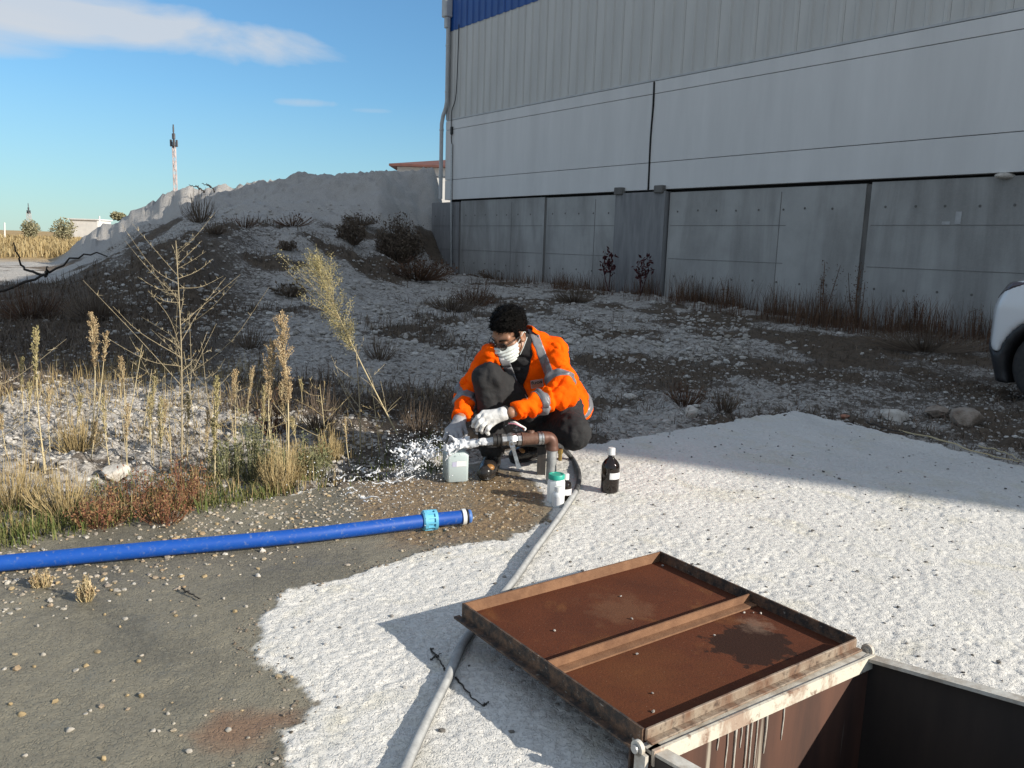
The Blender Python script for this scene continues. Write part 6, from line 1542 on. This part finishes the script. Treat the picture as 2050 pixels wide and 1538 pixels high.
# shrubs on the heaps
for i, (x_, y_, w_, h_, m_, n_, lf_, lab) in enumerate([
    (800, 525, 95, 100, m_dark, 320, 4200, 'big dark bush beside the end of the concrete wall'), (838, 560, 150, 50, m_darkr, 260, 500, 'brown brushy mass below the big dark bush'),
    (705, 490, 60, 60, m_dark, 160, 1200, 'dark shrub left of the big dark bush, on the slope'), (720, 450, 75, 24, m_dark, 120, 260, 'dark scrub line higher up the slope'),
    (400, 445, 75, 70, m_dark, 90, 0, 'bare dark bush on the crest of the pale heap, left'), (490, 456, 75, 34, m_darkr, 60, 0, 'low bare bush in the middle of the pale heap'),
    (585, 452, 90, 26, m_darkr, 60, 60, 'rusty twigs right of the low bare bush on the heap'), (432, 468, 60, 26, m_dark, 110, 0, 'dark scrub at the foot of the pale heap'),
    (575, 500, 42, 20, m_dark, 90, 160, 'small dark clump on the upper rubble slope'), (580, 592, 70, 30, m_dark, 130, 200, 'dark clump low on the rubble slope'),
    (950, 612, 90, 55, m_darkr, 160, 240, 'dark dead shrub in the shade above the man'), (905, 622, 130, 40, m_dark, 200, 200, 'flat dark brush left of the dead shrub above the man'),
    (1150, 605, 90, 36, m_dark, 150, 240, 'low dark green brown patch at the wall, right of the man'), (1000, 560, 110, 24, m_dark, 120, 200, 'dark scrub at the far wall foot'),
    (200, 640, 150, 70, m_dark, 240, 0, 'dark brush on the left slope behind the twin topped weed'), (60, 640, 160, 80, m_darkr, 240, 0, 'brown brush at the far left behind the road'),
    (640, 860, 90, 110, m_dark, 130, 0, 'dark dead stems behind the leaning weed'), (545, 870, 70, 90, m_darkr, 110, 100, 'russet dead stems behind the tan plumes'),
    (840, 870, 90, 80, m_dark, 110, 0, 'thin dead stems between the leaning weed and the man'), (1370, 810, 90, 60, m_darkr, 120, 60, 'dead tuft behind the slab, left of the upright white stone'),
    (1450, 822, 70, 60, m_dark, 110, 60, 'dead tuft behind the slab, right of the upright white stone'), (1850, 700, 260, 50, m_dark, 300, 300, 'dark green brown verge left of the car'),
    (760, 720, 80, 60, m_dark, 90, 0, 'sparse dead twigs in the shaded rubble right of the leaning weed'), (500, 700, 90, 70, m_dark, 90, 0, 'sparse dead twigs in the shaded rubble left of the leaning weed')]):
    brush('dark_shrub', (x_, y_), w_, h_, m_, lab, 400 + i, n_, 'shrub', leaf=lf_, leafsize=.07 if y_ < 600 else .03)
# bushes on the horizon
for i, (x_, y0, y1, w_, D) in enumerate([(62, 470, 440, 34, 100), (128, 464, 438, 48, 90), (236, 440, 428, 26, 60)]):
    b_ = P(x_, y0, D); t_ = P(x_, y1, D); b_[2] = 0 if i < 2 else b_[2]; hh = t_[2] - b_[2]; w = w_ / FOC * D / 2; g = np.random.default_rng(500 + i)
    t = thing('field_bush', ['slim bush under the small mast on the horizon', 'round pale bush on the horizon beside the heap foot', 'little dry bush on the lower heap skyline'][i], 'bush', b_)
    mk('trunk', tube([b_ - [0, 0, .1], b_ + [0, 0, hh * .5]], [.07, .03], 5), m_dark, t)
    d_ = g.normal(size=(1400, 3)); d_ /= np.linalg.norm(d_, axis=1)[:, None]; q = b_ + [0, 0, hh * .55] + d_ * (g.random((1400, 1)) ** .45) * [w, w, hh * .47] * (.7 + .5 * vn3(d_ * 2.2 + 7, i))[:, None]
    mk('crown', flakes(q, .22, g, .2, .6), m_bushg, t, False, kind='stuff')
n = 26000; g = np.random.default_rng(9); y = 33 * (4.5 ** g.random(n)); x = (g.uniform(-150, 300, n) - 1025) / FOC * y; z = ground_z(x, y); zz, pxx = prof_z(x, y); k = (zz < .3) & (g.random(n) < sstep(.35, .6, fbm2(x * .25, y * .12, 3, 4)))
pos = np.stack([x, y, z], 1)[k]
mk('field_grass', blades(pos, .25 + .45 * g.random(len(pos)), .05 * (pos[:, 1] / 40), g, .9), m_grass_d, None, False, kind='stuff')
# dead fallen branch at the far left, twigs on the heap
def branch_thing(name, lines, r, label, mat, cat='branch', base=None):
    geo = []; 
    for l_ in lines: l_ = np.array(l_); ln_ = spline(l_, 16); ln_[1:-1] += (np.random.default_rng(len(label)).random((14, 3)) - .5) * r * 2.2; geo += tube(ln_, np.linspace(r, r * .4, 16), 6)
    return mk(name, geo, mat, None, True, base=lines[0][0], label=label, cat=cat)
m_bark = simple('dark_bark', (.05, .042, .036), (.03, .026, .022), .9, 20, bump=.5)
Dk = 13.5
branch_thing('fallen_branch', [[P(-10, 585, Dk), P(50, 567, Dk), P(100, 548, Dk), P(140, 520, Dk), P(185, 508, Dk), P(215, 514, Dk)], [P(95, 549, Dk), P(60, 545, Dk), P(42, 530, Dk), P(36, 505, Dk), P(28, 486, Dk)], [P(92, 552, Dk), P(97, 535, Dk - .1)]], .024, 'dead forked branch lying on the dark slope at far left', m_bark)
branch_thing('dead_twigs', [[P(410, 385, 31), P(398, 376, 31), P(378, 370, 31)], [P(400, 378, 31), P(392, 371, 31)]], .03, 'bare twig sticking up on the heap crest behind the mast foot', m_bark, 'twig')
branch_thing('dead_twigs', [[P(432, 386, 31), P(420, 373, 31), P(404, 368, 31)], [P(422, 375, 31), P(414, 368, 31)]], .028, 'second bare twig on the heap crest, right of the first', m_bark, 'twig')
# straws and twigs on the slab
branch_thing('dry_straw', [[G(1800, 862, .0), G(1880, 880, .02), G(1960, 905, .02), G(2040, 925, .02)]], .006, 'long pale dry straw lying along the right slab edge', m_straw, 'straw')
branch_thing('dry_straw', [[G(1735, 845, .01), G(1790, 862, .02), G(1850, 876, .02)]], .006, 'dark twig lying on the slab edge left of the long pale straw', m_bark, 'twig')
branch_thing('dry_straw', [[G(1960, 893, .01), G(2010, 905, .03), G(2060, 930, .03)]], .005, 'second pale straw crossing at the right edge of the picture', m_straw, 'straw')
branch_thing('black_twig', [[G(364, 1178, .006), G(385, 1190, .008), G(402, 1200, .006)]], .0035, 'thin black twig on the mud in front of the blue pipe', m_bark, 'twig')
branch_thing('black_twig', [[G(862, 1298, .006), G(885, 1330, .006), G(893, 1345, .006)], [G(862, 1320, .006), G(884, 1309, .006)]], .0028, 'crossed black twigs in the lid shadow left of the hose', m_bark, 'twig')
branch_thing('black_twig', [[G(912, 1356, .006), G(940, 1390, .006), G(966, 1412, .006)], [G(966, 1412, .006), G(979, 1405, .006)]], .0028, 'bent black twig in the lid shadow right of the hose', m_bark, 'twig')
